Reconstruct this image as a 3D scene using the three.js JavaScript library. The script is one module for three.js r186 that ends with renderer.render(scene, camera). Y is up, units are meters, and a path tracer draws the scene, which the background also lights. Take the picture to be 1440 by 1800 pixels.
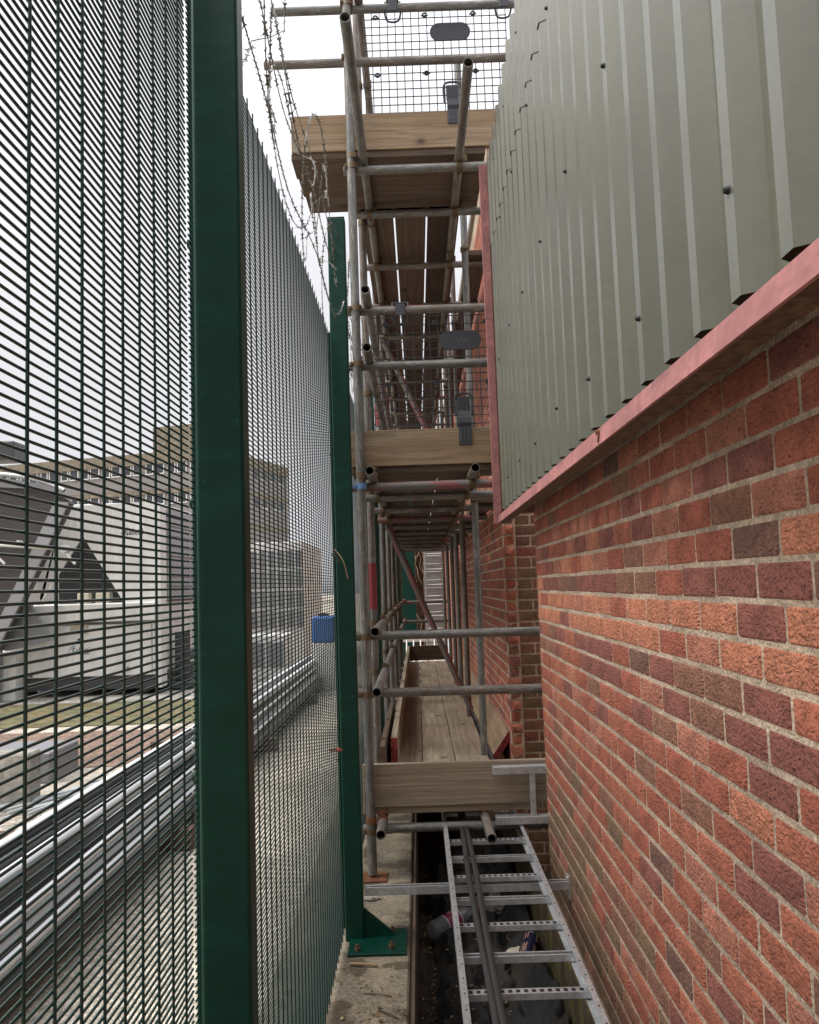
import * as THREE from 'three';
import { mergeGeometries, mergeVertices } from 'three/addons/utils/BufferGeometryUtils.js';
import { ConvexGeometry } from 'three/addons/geometries/ConvexGeometry.js';
import { RoundedBoxGeometry } from 'three/addons/geometries/RoundedBoxGeometry.js';

// ---------------------------------------------------------------- camera, sky, sun, exposure
const scene = new THREE.Scene();
const F = 1480, VPX = 735, VPY = 1029, ROLL = 0.034;           // focal length and vanishing point read from a 1440 x 1800 frame
const camera = new THREE.PerspectiveCamera(2 * Math.atan(900 / F) * 180 / Math.PI, 1440 / 1800, 0.02, 600);
const EYE = new THREE.Vector3(0, 1.5, 0);
const RW = (() => {
  const n = new THREE.Vector3((VPX - 720) / F, -(VPY - 900) / F, -1).normalize().negate();
  const u = new THREE.Vector3(-ROLL, 1, 0); u.addScaledVector(n, -u.dot(n)).normalize();
  const x = new THREE.Vector3().crossVectors(u, n);
  return new THREE.Matrix4().makeBasis(x, u, n);
})();
const RT = RW.clone().transpose();
camera.position.copy(EYE); camera.quaternion.setFromRotationMatrix(RT); scene.add(camera);
const ray = (px, py) => new THREE.Vector3((px - 720) / F, -(py - 900) / F, -1).applyMatrix4(RT);
const at = (px, py, Z) => { const d = ray(px, py); return d.multiplyScalar(Z / -d.z).add(EYE); };        // on the plane Z metres ahead
const atY = (px, py, Y) => { const d = ray(px, py); return d.multiplyScalar((Y - EYE.y) / d.y).add(EYE); }; // on a level surface
const pix = (v) => { const c = v.clone().sub(EYE).applyMatrix4(RW); return [720 + F * c.x / -c.z, 900 - F * c.y / -c.z, -c.z]; };

let SEED = 7;
const rnd = () => { SEED = (SEED * 1664525 + 1013904223) >>> 0; return SEED / 4294967296; };
const rr = (a, b) => a + (b - a) * rnd();
const hash = (x, y, s = 0) => { let h = (x * 374761393 + y * 668265263 + s * 2147483647) | 0; h = Math.imul(h ^ (h >>> 13), 1274126177); h ^= h >>> 16; return (h >>> 0) / 4294967296; };
function vnoise(x, y, px, py, s = 0) {                           // value noise that repeats every px, py cells
  const xi = Math.floor(x), yi = Math.floor(y), fx = x - xi, fy = y - yi;
  const a = ((xi % px) + px) % px, b = (a + 1) % px, c = ((yi % py) + py) % py, d = (c + 1) % py;
  const u = fx * fx * (3 - 2 * fx), v = fy * fy * (3 - 2 * fy);
  const p = hash(a, c, s), q = hash(b, c, s), r = hash(a, d, s), t = hash(b, d, s);
  return p + (q - p) * u + (r - p) * v + (p - q - r + t) * u * v;
}
function fbm(u, v, fx, fy, oct = 5, s = 0, gain = 0.5) {
  let a = 1, t = 0, n = 0;
  for (let i = 0; i < oct; i++) { t += a * vnoise(u * fx, v * fy, fx, fy, s + i * 17); n += a; a *= gain; fx *= 2; fy *= 2; }
  return t / n;
}
const sstep = (a, b, x) => { const t = Math.min(1, Math.max(0, (x - a) / (b - a))); return t * t * (3 - 2 * t); };
const mix = (a, b, t) => a + (b - a) * t;

const skyTex = (() => {                                          // overcast sky: zenith about twice as bright as the horizon, faint cloud
  const w = 256, h = 128, d = new Float32Array(w * h * 4);
  for (let j = 0; j < h; j++) for (let i = 0; i < w; i++) {
    const el = ((j + 0.5) / h - 0.5) * Math.PI, s = Math.sin(el);
    let L = s > 0 ? 0.4 * (0.95 + 2.7 * s * s * s) : 0.16;
    const c = fbm(i / w, j / h, 8, 8, 4, 3) - 0.5;
    if (s > 0) L *= 1 + 0.22 * c;
    const k = (j * w + i) * 4, t = s > 0 ? 0.5 + c : 0.5;
    d[k] = L * mix(0.97, 1.0, t) * 0.9; d[k + 1] = L * mix(0.985, 1.0, t) * 0.9; d[k + 2] = L * mix(1.06, 1.02, t) * 0.9; d[k + 3] = 1;
  }
  const t = new THREE.DataTexture(d, w, h, THREE.RGBAFormat, THREE.FloatType);
  t.mapping = THREE.EquirectangularReflectionMapping; t.magFilter = t.minFilter = THREE.LinearFilter; t.wrapS = THREE.RepeatWrapping; t.needsUpdate = true;
  return t;
})();
scene.background = skyTex; scene.environment = skyTex;
const sun = new THREE.DirectionalLight(new THREE.Color(1, 0.97, 0.92), 1.5);
sun.position.set(-8.5, 13, -2.6); sun.target.position.set(0, 1, -4); scene.add(sun, sun.target);
sun.castShadow = true; sun.shadow.radius = 45; sun.shadow.mapSize.set(2048, 2048);
Object.assign(sun.shadow.camera, { left: -14, right: 14, top: 14, bottom: -14, near: 0.5, far: 60 });
const renderer = new THREE.WebGLRenderer({ antialias: true });
renderer.toneMapping = THREE.LinearToneMapping; renderer.toneMappingExposure = 2.35;
renderer.shadowMap.enabled = true;

// ---------------------------------------------------------------- helpers: textures, geometry, objects
function tex(w, h, fn, srgb = true, rx = 1, ry = 1) {
  const d = new Uint8Array(w * h * 4);
  for (let j = 0; j < h; j++) for (let i = 0; i < w; i++) {
    const c = fn((i + 0.5) / w, (j + 0.5) / h), k = (j * w + i) * 4, a = Array.isArray(c);
    for (let n = 0; n < 3; n++) d[k + n] = Math.max(0, Math.min(255, (a ? c[n] : c) * 255));
    d[k + 3] = 255;
  }
  const t = new THREE.DataTexture(d, w, h, THREE.RGBAFormat); t.magFilter = THREE.LinearFilter; t.minFilter = THREE.LinearMipmapLinearFilter; t.generateMipmaps = true;
  t.wrapS = t.wrapT = THREE.RepeatWrapping; t.repeat.set(rx, ry); if (srgb) t.colorSpace = THREE.SRGBColorSpace; t.needsUpdate = true;
  return t;
}
const lin = (r, g, b) => new THREE.Color().setRGB(r, g, b);
const std = (o) => new THREE.MeshStandardMaterial(o);
const taken = {};
function numbered(n) { const k = taken[n] = (taken[n] ?? -1) + 1; return k ? n + '_' + String(k).padStart(3, '0') : n; }
function tag(o, label, category, group, kind) { if (label) o.userData.label = label; if (category) o.userData.category = category; if (group) o.userData.group = group; if (kind) o.userData.kind = kind; return o; }
function thing(name, label, category, group, pos) { const g = new THREE.Group(); g.name = numbered(name); if (pos) g.position.copy(pos); scene.add(g); return tag(g, label, category, group); }
function part(name, geo, mat, parent, label) {
  const m = new THREE.Mesh(Array.isArray(geo) ? mergeGeometries(geo.map(flat)) : geo, mat); m.name = name; m.castShadow = m.receiveShadow = true;
  parent.add(m); if (label) m.userData.label = label; return m;
}
function solo(name, geo, mat, label, category, group) { const m = part(numbered(name), geo, mat, scene); return tag(m, label, category, group); }
function struct(name, geo, mat) { const m = part(numbered(name), geo, mat, scene); m.userData.kind = 'structure'; return m; }
function flat(g) { const o = g.index ? g.toNonIndexed() : g; for (const k of Object.keys(o.attributes)) if (!['position', 'normal', 'uv', 'color'].includes(k)) o.deleteAttribute(k); if (!o.attributes.normal) o.computeVertexNormals(); return o; }
function boxUV(g, axis = 0, ou = 0, ov = 0, s = 1) {            // metres; u runs along the chosen axis where the face allows it
  g = flat(g); const p = g.attributes.position, n = p.count, uv = new Float32Array(n * 2), A = new THREE.Vector3(), B = new THREE.Vector3(), C = new THREE.Vector3();
  for (let i = 0; i < n; i += 3) {
    A.fromBufferAttribute(p, i); B.fromBufferAttribute(p, i + 1).sub(A); C.fromBufferAttribute(p, i + 2).sub(A); B.cross(C);
    const N = [Math.abs(B.x), Math.abs(B.y), Math.abs(B.z)], m = N.indexOf(Math.max(...N));
    const rest = [0, 1, 2].filter((k) => k !== m); let a = rest[0], b = rest[1]; if (b === axis) [a, b] = [b, a];
    for (let j = i; j < i + 3; j++) { const q = [p.getX(j), p.getY(j), p.getZ(j)]; uv[j * 2] = q[a] * s + ou; uv[j * 2 + 1] = q[b] * s + ov + m * 0.37; }
  }
  g.setAttribute('uv', new THREE.BufferAttribute(uv, 2)); return g;
}
function box(x0, x1, y0, y1, z0, z1, c = 0, axis = -1) {        // box from corner to corner, edges chamfered by c
  const w = x1 - x0, h = y1 - y0, d = z1 - z0; let g;
  if (c > 0) {
    const P = []; for (const sx of [-1, 1]) for (const sy of [-1, 1]) for (const sz of [-1, 1]) { const X = sx * w / 2, Y = sy * h / 2, Z = sz * d / 2; P.push(new THREE.Vector3(X - sx * c, Y - sy * c, Z), new THREE.Vector3(X - sx * c, Y, Z - sz * c), new THREE.Vector3(X, Y - sy * c, Z - sz * c)); }
    g = new ConvexGeometry(P);
  } else g = new THREE.BoxGeometry(w, h, d);
  if (axis < 0) axis = w >= h && w >= d ? 0 : d >= h ? 2 : 1;
  g = boxUV(g, axis, rr(0, 3), rr(0, 3)); g.translate((x0 + x1) / 2, (y0 + y1) / 2, (z0 + z1) / 2); return g;
}
const UPY = new THREE.Vector3(0, 1, 0);
function orient(g, a, b) { const d = b.clone().sub(a); g.applyQuaternion(new THREE.Quaternion().setFromUnitVectors(UPY, d.clone().normalize())); g.translate((a.x + b.x) / 2, (a.y + b.y) / 2, (a.z + b.z) / 2); return g; }
function rod(a, b, r, seg = 8, r2 = r) { return orient(flat(new THREE.CylinderGeometry(r2, r, a.distanceTo(b), seg, 1)), a, b); }
function pipe(a, b, r = 0.02415, seg = 18, wall = 0.004) {       // hollow tube with visible open ends, uv in metres
  const L = a.distanceTo(b), q = r - wall, pts = [[q, -L / 2], [r - 0.0008, -L / 2], [r, -L / 2 + 0.0008], [r, L / 2 - 0.0008], [r - 0.0008, L / 2], [q, L / 2], [q, -L / 2]].map(([x, y]) => new THREE.Vector2(x, y));
  const g = flat(new THREE.LatheGeometry(pts, seg)), p = g.attributes.position, n = g.attributes.normal, uv = g.attributes.uv, ou = rr(0, 5), ov = rr(0, 5);
  // lathe normals are averaged over the profile's corners: set them from the triangles across the profile, round about the axis
  const A = new THREE.Vector3(), B = new THREE.Vector3(), C = new THREE.Vector3();
  for (let i = 0; i < p.count; i += 3) {
    A.fromBufferAttribute(p, i); B.fromBufferAttribute(p, i + 1).sub(A); C.fromBufferAttribute(p, i + 2).sub(A); B.cross(C).normalize();
    const end = Math.abs(B.y) > 0.7;
    for (let j = i; j < i + 3; j++) {
      const x = p.getX(j), z = p.getZ(j), l = Math.hypot(x, z) || 1, s = (B.x * x + B.z * z) > 0 ? 1 : -1;
      if (end) n.setXYZ(j, 0, Math.sign(B.y), 0); else n.setXYZ(j, s * x / l, 0, s * z / l);
      uv.setXY(j, uv.getX(j) * 0.5 + ou, p.getY(j) + ov);
    }
  }
  return orient(g, a, b);
}
const V = (x, y, z) => new THREE.Vector3(x, y, z);
function poly(points, depth, bevel = 0) {                        // [[x,y],...] extruded along +z
  const s = new THREE.Shape(points.map(([x, y]) => new THREE.Vector2(x, y)));
  return new THREE.ExtrudeGeometry(s, { depth, bevelEnabled: bevel > 0, bevelSize: bevel, bevelThickness: bevel, bevelSegments: 1, curveSegments: 8 });
}
function cam_line(points, r, seg, radial = 6) { return new THREE.TubeGeometry(new THREE.CatmullRomCurve3(points), seg, r, radial, false); }

// ---------------------------------------------------------------- textures and materials
const brickBump = [0, 1].map((s) => tex(512, 512, (u, v) => {   // rustic, dragged face: short wavy creases
  const wx = fbm(u, v, 10, 10, 3, 40 + s) - 0.5, wy = fbm(u, v, 12, 12, 3, 60 + s) - 0.5;
  const a = vnoise((u + wx * 0.06) * 34, (v + wy * 0.07) * 62, 34, 62, s + 5), b = vnoise((u + wy * 0.05) * 70, (v + wx * 0.05) * 120, 70, 120, s + 9);
  const g = fbm(u, v, 150, 170, 2, 77 + s), pit = vnoise(u * 90, v * 150, 90, 150, s + 15) > 0.86 ? 0.25 : 0;
  return 0.1 + 0.4 * Math.abs(2 * a - 1) + 0.3 * b + 0.3 * g - pit;
}, false, 2, 2));
const brickMap = [0, 1].map((s) => tex(512, 512, (u, v) => {
  const m = fbm(u, v, 14, 14, 4, 21 + s), f = fbm(u, v, 120, 120, 2, 31 + s);
  let k = 0.72 + 0.3 * m + 0.22 * (f - 0.5), pit = 0;
  if (vnoise(u * 170, v * 170, 170, 170, 91 + s) > 0.965) pit = 1;             // pale sand grains
  const dk = vnoise(u * 90, v * 150, 90, 150, s + 15) > 0.86 ? 0.74 : 1;        // dark pits of the fired skin
  return pit ? [0.98, 0.92, 0.88] : [k * dk, k * dk * 0.99, k * dk * 0.97];
}, true, 2, 2));
const B_RED = [0.45, 0.135, 0.083], B_RED2 = [0.5, 0.165, 0.1], B_PURP = [0.33, 0.115, 0.09], B_ORG = [0.64, 0.245, 0.145], B_SAL = [0.54, 0.21, 0.14], B_BRN = [0.33, 0.15, 0.098], B_DK = [0.24, 0.12, 0.09], B_MUD = [0.26, 0.155, 0.09];
const brickTones = [B_RED, B_RED2, B_PURP, B_ORG, B_SAL, B_BRN, B_DK, B_MUD];
const brickMats = brickTones.map((c, i) => std({ color: lin(...c), map: brickMap[i % 2], bumpMap: brickBump[i % 2], bumpScale: i === 3 || i === 4 ? 0.007 : 0.0055, roughness: 0.92 }));
const brickVC = std({ vertexColors: true, map: brickMap[0], bumpMap: brickBump[0], bumpScale: 0.004, roughness: 0.92 });
const grit = tex(512, 512, (u, v) => 0.5 + (fbm(u, v, 64, 64, 4, 12) - 0.5) * 1.1, false, 3, 3);
const mortarM = std({ color: lin(0.76, 0.61, 0.48), map: tex(512, 512, (u, v) => { const m = fbm(u, v, 8, 8, 5, 2), g = fbm(u, v, 120, 120, 2, 4); const k = 0.62 + 0.32 * m + 0.28 * (g - 0.5); return [k, k * 0.98, k * 0.95]; }, true, 1.3, 1.3), bumpMap: grit, bumpScale: 0.004, roughness: 0.95 });
const woodTex = (s, base, dark, knots) => tex(1024, 512, (u, v) => {
  let w = (fbm(u, v, 3, 10, 3, s) - 0.5) * 0.18, kn = 0;
  for (const [kx, ky, kr] of knots) { let dx = Math.abs(u - kx); dx = Math.min(dx, 1 - dx) * 2.2; let dy = Math.abs(v - ky); dy = Math.min(dy, 1 - dy); const d = Math.hypot(dx * 0.8, dy) / kr; w += 0.05 * Math.exp(-d * d * 0.5); kn = Math.max(kn, Math.exp(-d * d * 2.2)); }
  const ring = 0.5 + 0.5 * Math.sin((v + w) * 62), fine = fbm(u, v, 6, 180, 3, s + 3), st = fbm(u, v, 4, 5, 4, s + 8), sp = fbm(u, v, 24, 60, 3, s + 11);
  let k = 0.5 * ring * 0.35 + 0.42 * fine + 0.26; k = k * (0.62 + 0.72 * st);
  const crack = 1 - 0.3 * sstep(0.9, 0.98, vnoise(u * 3, v * 70, 3, 70, s + 30));
  const grey = sstep(0.45, 0.75, st * 0.6 + sp * 0.4);
  const c = [0, 1, 2].map((i) => mix(dark[i], base[i], Math.min(1, Math.max(0, k * 1.15)))); const g = (c[0] + c[1] + c[2]) / 3;
  return c.map((x, i) => mix(mix(x, g * [1.02, 1, 0.96][i], grey * 0.35), dark[i] * 0.55, kn * 0.8) * crack * (1 - 0.07 * sstep(0.5, 0.85, sp)));
}, true, 0.55, 1.6);
const woodBump = tex(512, 512, (u, v) => 0.35 + 0.5 * fbm(u, v, 4, 120, 3, 70) + 0.15 * fbm(u, v, 30, 60, 2, 71), false, 0.55, 1.6);
const woodNew = std({ map: woodTex(101, [0.66, 0.56, 0.44], [0.39, 0.315, 0.235], [[0.3, 0.55, 0.07], [0.78, 0.2, 0.05], [0.6, 0.8, 0.04]]), bumpMap: woodBump, bumpScale: 0.0025, roughness: 0.85 });
const woodGrey = std({ map: woodTex(140, [0.7, 0.63, 0.535], [0.37, 0.32, 0.26], [[0.5, 0.3, 0.05], [0.12, 0.75, 0.04]]), bumpMap: woodBump, bumpScale: 0.0025, roughness: 0.88 });
const woodBrown = std({ map: woodTex(177, [0.44, 0.36, 0.295], [0.22, 0.17, 0.135], [[0.2, 0.4, 0.05], [0.66, 0.62, 0.05]]), bumpMap: woodBump, bumpScale: 0.0025, roughness: 0.88 });
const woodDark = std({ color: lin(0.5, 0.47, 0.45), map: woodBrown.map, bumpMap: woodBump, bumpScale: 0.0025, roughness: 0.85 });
const redPaint = std({ color: lin(0.34, 0.04, 0.045), map: tex(256, 256, (u, v) => { const k = fbm(u, v, 20, 20, 4, 5); return k > 0.6 ? [0.6, 0.5, 0.45] : 0.75 + 0.3 * k; }, true, 4, 4), roughness: 0.7 });
const tubeTex = (s, tint, rust) => tex(512, 1024, (u, v) => {
  const a = fbm(u, v, 4, 10, 5, s), b = fbm(u, v, 40, 12, 3, s + 2), c = fbm(u, v, 3, 26, 4, s + 5), f = fbm(u, v, 90, 90, 2, s + 9);
  const k = 0.34 + 0.2 * a + 0.14 * (b - 0.5) + 0.12 * (f - 0.5), r = sstep(0.56, 0.74, c) * rust * 0.6, wsplat = sstep(0.62, 0.78, fbm(u, v, 24, 40, 3, s + 12));
  return [0, 1, 2].map((i) => mix(mix(k * tint[i], [0.4, 0.33, 0.28][i], r), [0.72, 0.7, 0.66][i], wsplat * 0.4));
}, true, 2, 0.8);
const tubeBump = tex(256, 256, (u, v) => fbm(u, v, 20, 20, 4, 33), false, 2, 2);
const tubeA = std({ map: tubeTex(200, [1.03, 1.02, 0.98], 0.35), metalness: 0.35, roughness: 0.5, bumpMap: tubeBump, bumpScale: 0.0006 });
const tubeB = std({ map: tubeTex(230, [1.02, 0.96, 0.9], 0.8), metalness: 0.3, roughness: 0.58, bumpMap: tubeBump, bumpScale: 0.0008 });
const tubePink = std({ map: tex(512, 1024, (u, v) => { const a = fbm(u, v, 5, 9, 5, 260), b = fbm(u, v, 30, 8, 3, 262); const k = 0.6 + 0.3 * b, p = sstep(0.42, 0.62, a); return [mix(0.56, 0.72, p) * k, mix(0.54, 0.45, p) * k, mix(0.52, 0.44, p) * k]; }, true, 2, 0.8), metalness: 0.1, roughness: 0.6 });
const coupM = std({ color: lin(0.2, 0.165, 0.125), map: tex(256, 256, (u, v) => { const k = fbm(u, v, 12, 12, 4, 301); return [0.55 + 0.6 * k, 0.5 + 0.55 * k, 0.42 + 0.5 * k]; }, true, 6, 6), metalness: 0.45, roughness: 0.6 });
const rustM = std({ color: lin(0.24, 0.115, 0.06), map: coupM.map, roughness: 0.85 });
const blueM = std({ color: lin(0.12, 0.22, 0.42), roughness: 0.6 });
const galv = std({ map: tex(512, 512, (u, v) => { const a = fbm(u, v, 24, 24, 3, 330), b = vnoise(u * 60, v * 60, 60, 60, 334), c = fbm(u, v, 4, 4, 4, 337); const k = 0.66 + 0.14 * a + 0.1 * b + 0.14 * (c - 0.5); return [k, k * 1.005, k * 1.01]; }, true, 2, 2), metalness: 0.6, roughness: 0.38 });
const alu = std({ map: galv.map, color: lin(0.9, 0.9, 0.88), metalness: 0.65, roughness: 0.42 });
const greenTex = tex(1024, 1024, (u, v) => { const a = fbm(u, v, 6, 6, 5, 350), chip = vnoise(u * 110, v * 70, 110, 70, 351) > 0.982, d = fbm(u, v, 40, 14, 4, 352); if (chip) return [0.95, 0.98, 0.95]; const k = 0.5 + 0.1 * a + 0.08 * sstep(0.45, 0.8, d); return [k, k, k]; }, true, 1, 1);
const greenM = new THREE.MeshPhysicalMaterial({ specularIntensity: 0.55, color: lin(0.006, 0.13, 0.085), map: greenTex, roughness: 0.36, bumpMap: tubeBump, bumpScale: 0.0004 });
const wireM = new THREE.MeshPhysicalMaterial({ color: lin(0.005, 0.03, 0.024), roughness: 0.35, clearcoat: 0.35, clearcoatRoughness: 0.2, specularIntensity: 0.6 });
const razorM = std({ color: lin(0.2, 0.19, 0.17), metalness: 0.6, roughness: 0.5 });
const cladM = new THREE.MeshPhysicalMaterial({ clearcoat: 0.7, clearcoatRoughness: 0.28, color: lin(0.165, 0.167, 0.127), map: tex(1024, 1024, (u, v) => { const a = fbm(u, v, 5, 5, 5, 370), s = fbm(u, v, 50, 3, 4, 372), g = fbm(u, v, 150, 150, 2, 374), d = fbm(u, v, 18, 14, 4, 377); const k = 0.88 + 0.03 * (a - 0.5) + 0.1 * (s - 0.5) + 0.06 * (g - 0.5) - 0.03 * sstep(0.5, 0.8, d); return [k, k * 0.995, k * 0.97]; }, true, 0.7, 0.7), roughness: 0.34, metalness: 0.05 });
const pinkM = std({ color: lin(0.66, 0.27, 0.265), map: tex(1024, 512, (u, v) => { const a = fbm(u, v, 8, 8, 5, 380), s = fbm(u, v, 24, 4, 4, 382), g = fbm(u, v, 90, 90, 2, 385), d = fbm(u, v, 30, 30, 4, 388); const k = 0.76 + 0.26 * (a - 0.5) + 0.2 * (s - 0.5) + 0.12 * (g - 0.5), dirt = sstep(0.6, 0.75, d); return [mix(k, 0.5, dirt * 0.22), mix(k, 0.55, dirt * 0.22), mix(k * 0.98, 0.53, dirt * 0.22)]; }, true, 0.8, 1.6), roughness: 0.6 });
const blackM = std({ color: lin(0.012, 0.012, 0.013), roughness: 0.6 });
const plasM = std({ color: lin(0.045, 0.047, 0.055), roughness: 0.5 });
const cableM = std({ color: lin(0.035, 0.034, 0.033), roughness: 0.55, bumpMap: tubeBump, bumpScale: 0.001 });
const concTex = (s) => tex(1024, 1024, (u, v) => { const a = fbm(u, v, 5, 5, 6, s), b = fbm(u, v, 90, 90, 3, s + 4), st = sstep(0.52, 0.68, fbm(u, v, 9, 9, 5, s + 7)), sp = vnoise(u * 220, v * 220, 220, 220, s + 9); let k = 0.46 + 0.3 * (a - 0.5) + 0.22 * (b - 0.5); const c = [k * 1.04, k * 0.96, k * 0.82].map((x, i) => mix(x, [0.24, 0.2, 0.15][i], st * 0.6)); return sp > 0.985 ? [0.7, 0.67, 0.6] : sp < 0.03 ? c.map((x) => x * 0.6) : c; }, true, 1.1, 1.1);
const concM = std({ map: concTex(400), bumpMap: grit, bumpScale: 0.003, roughness: 0.95 });
const concPale = std({ color: lin(1, 1, 1), map: tex(512, 512, (u, v) => { const k = 0.6 + 0.3 * (fbm(u, v, 6, 6, 5, 430) - 0.5) + 0.2 * (fbm(u, v, 60, 60, 3, 433) - 0.5); return [k, k * 0.97, k * 0.91]; }, true, 0.5, 0.5), bumpMap: grit, bumpScale: 0.004, roughness: 0.95 });
const soilM = std({ map: tex(1024, 1024, (u, v) => { const a = fbm(u, v, 14, 14, 5, 450), b = vnoise(u * 120, v * 90, 120, 90, 452); const k = 0.2 + 0.25 * (a - 0.4); return b > 0.88 ? [0.42, 0.33, 0.22] : [k * 1.05, k * 0.9, k * 0.72]; }, true, 1.5, 1.5), bumpMap: grit, bumpScale: 0.02, roughness: 1 });
const membM = std({ color: lin(0.03, 0.029, 0.028), map: tex(512, 512, (u, v) => { const a = fbm(u, v, 5, 5, 5, 470), d = sstep(0.5, 0.7, fbm(u, v, 8, 8, 5, 472)), g = vnoise(u * 160, v * 160, 160, 160, 474); const k = 0.55 + 0.5 * a; return g > 0.975 ? [1, 1, 0.95] : [mix(k, 0.95, d * 0.6), mix(k, 0.85, d * 0.6), mix(k, 0.62, d * 0.6)]; }, true, 1, 1), roughness: 0.85, bumpMap: tubeBump, bumpScale: 0.01, side: THREE.DoubleSide });
const mossM = std({ map: tex(512, 512, (u, v) => { const a = fbm(u, v, 14, 5, 5, 490), m = sstep(0.42, 0.6, fbm(u, v, 10, 7, 5, 492)), k = 0.45 + 0.5 * a; return [mix(0.4, 0.5, m) * k, mix(0.33, 0.46, m) * k, mix(0.23, 0.22, m) * k]; }, true, 1.4, 2.5), bumpMap: grit, bumpScale: 0.008, roughness: 1 });
const leafMs = [[0.2, 0.115, 0.05], [0.13, 0.08, 0.045], [0.3, 0.22, 0.12], [0.09, 0.055, 0.035]].map((c) => std({ color: lin(...c), roughness: 0.9, side: THREE.DoubleSide }));
const whiteM = std({ color: lin(0.84, 0.83, 0.81), map: tex(512, 512, (u, v) => { const k = 0.9 + 0.14 * (fbm(u, v, 5, 5, 4, 510) - 0.5) + 0.08 * (fbm(u, v, 40, 6, 3, 512) - 0.5); return [k, k, k * 0.985]; }, true, 0.5, 0.5), roughness: 0.5 });
const dgreyM = std({ color: lin(0.05, 0.05, 0.052), roughness: 0.55 });
const mgreyM = std({ color: lin(0.2, 0.2, 0.21), roughness: 0.5 });
const finM = std({ color: lin(0.085, 0.075, 0.07), map: tex(256, 256, (u, v) => { const k = 0.65 + 0.3 * (fbm(u, v, 6, 60, 3, 530)); return k; }, true, 1, 1), roughness: 0.6 });

// ---------------------------------------------------------------- setting: ground, ledge, trench
const LEDGE_X = -0.084, FLOOR = -0.47, WALL_X = 0.624, FAR_X = 0.605, CORNER = 4.441;
{
  const s = new THREE.Shape(); s.moveTo(-150, -80); s.lineTo(120, -80); s.lineTo(120, 220); s.lineTo(-150, 220); s.closePath();
  const h = new THREE.Path(); h.moveTo(LEDGE_X - 0.3, -3); h.lineTo(1.6, -3); h.lineTo(1.6, 14.6); h.lineTo(LEDGE_X - 0.3, 14.6); h.closePath(); s.holes.push(h);
  const g = new THREE.ShapeGeometry(s); g.rotateX(-Math.PI / 2); g.translate(0, -0.03, 0);
  const uv = g.attributes.uv, p = g.attributes.position; for (let i = 0; i < p.count; i++) uv.setXY(i, p.getX(i), p.getZ(i));
  struct('ground', g, std({ map: tex(1024, 1024, (u, v) => { const a = fbm(u, v, 5, 5, 6, 540), b = vnoise(u * 150, v * 150, 150, 150, 542), c = fbm(u, v, 70, 70, 3, 545); const k = 0.74 + 0.26 * (a - 0.5) + 0.3 * (c - 0.5) + 0.18 * (b - 0.5); return [k, k * 0.95, k * 0.87]; }, true, 0.45, 0.45), bumpMap: grit, bumpScale: 0.012, roughness: 0.97 }));
}
struct('ledge', [box(-0.62, LEDGE_X, FLOOR - 0.1, 0, -14.6, 3, 0.008)], concM);
{
  const nx = 40, nz = 240, g = new THREE.PlaneGeometry(1.7, 17.6, nx, nz); g.rotateX(-Math.PI / 2); g.translate(0.766, FLOOR, -5.8);
  const p = g.attributes.position, uv = g.attributes.uv;
  for (let i = 0; i < p.count; i++) { const x = p.getX(i), z = p.getZ(i); p.setY(i, FLOOR + 0.05 * (fbm(x * 0.2 + 3, z * 0.05 + 3, 32, 32, 4, 9) - 0.5) + (x < 0.02 ? 0.03 : 0)); uv.setXY(i, x, z); }
  g.computeVertexNormals(); struct('trench_floor', g, soilM);
}
{
  const strip = (name, z0, z1, x0, x1, y, m) => struct(name, [box(x0, x1, y - 0.02, y, z0, z1)], m);
  const grassM = std({ map: tex(512, 512, (u, v) => { const a = fbm(u, v, 30, 30, 4, 560), b = fbm(u, v, 6, 6, 4, 562); return [0.5 + 0.3 * (a - 0.4) + 0.16 * (b - 0.5), 0.47 + 0.3 * (a - 0.4), 0.34 + 0.2 * (a - 0.4)]; }, true, 0.4, 0.4), roughness: 1, bumpMap: grit, bumpScale: 0.03 });
  const redGravel = std({ map: tex(512, 512, (u, v) => { const a = fbm(u, v, 60, 60, 3, 570), b = fbm(u, v, 6, 6, 4, 572); const k = 0.85 + 0.5 * (a - 0.5) + 0.2 * (b - 0.5); return [0.68 * k, 0.57 * k, 0.5 * k]; }, true, 0.4, 0.4), roughness: 1, bumpMap: grit, bumpScale: 0.02 });
  strip('gravel_strip', -9.7, -7.7, -14, -2.4, -0.024, redGravel);
  strip('grass_strip', -12.2, -10.1, -14, -1.6, -0.02, grassM);
  strip('pavement', -22, -12.25, -24, -1.2, -0.016, concPale);
}

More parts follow.
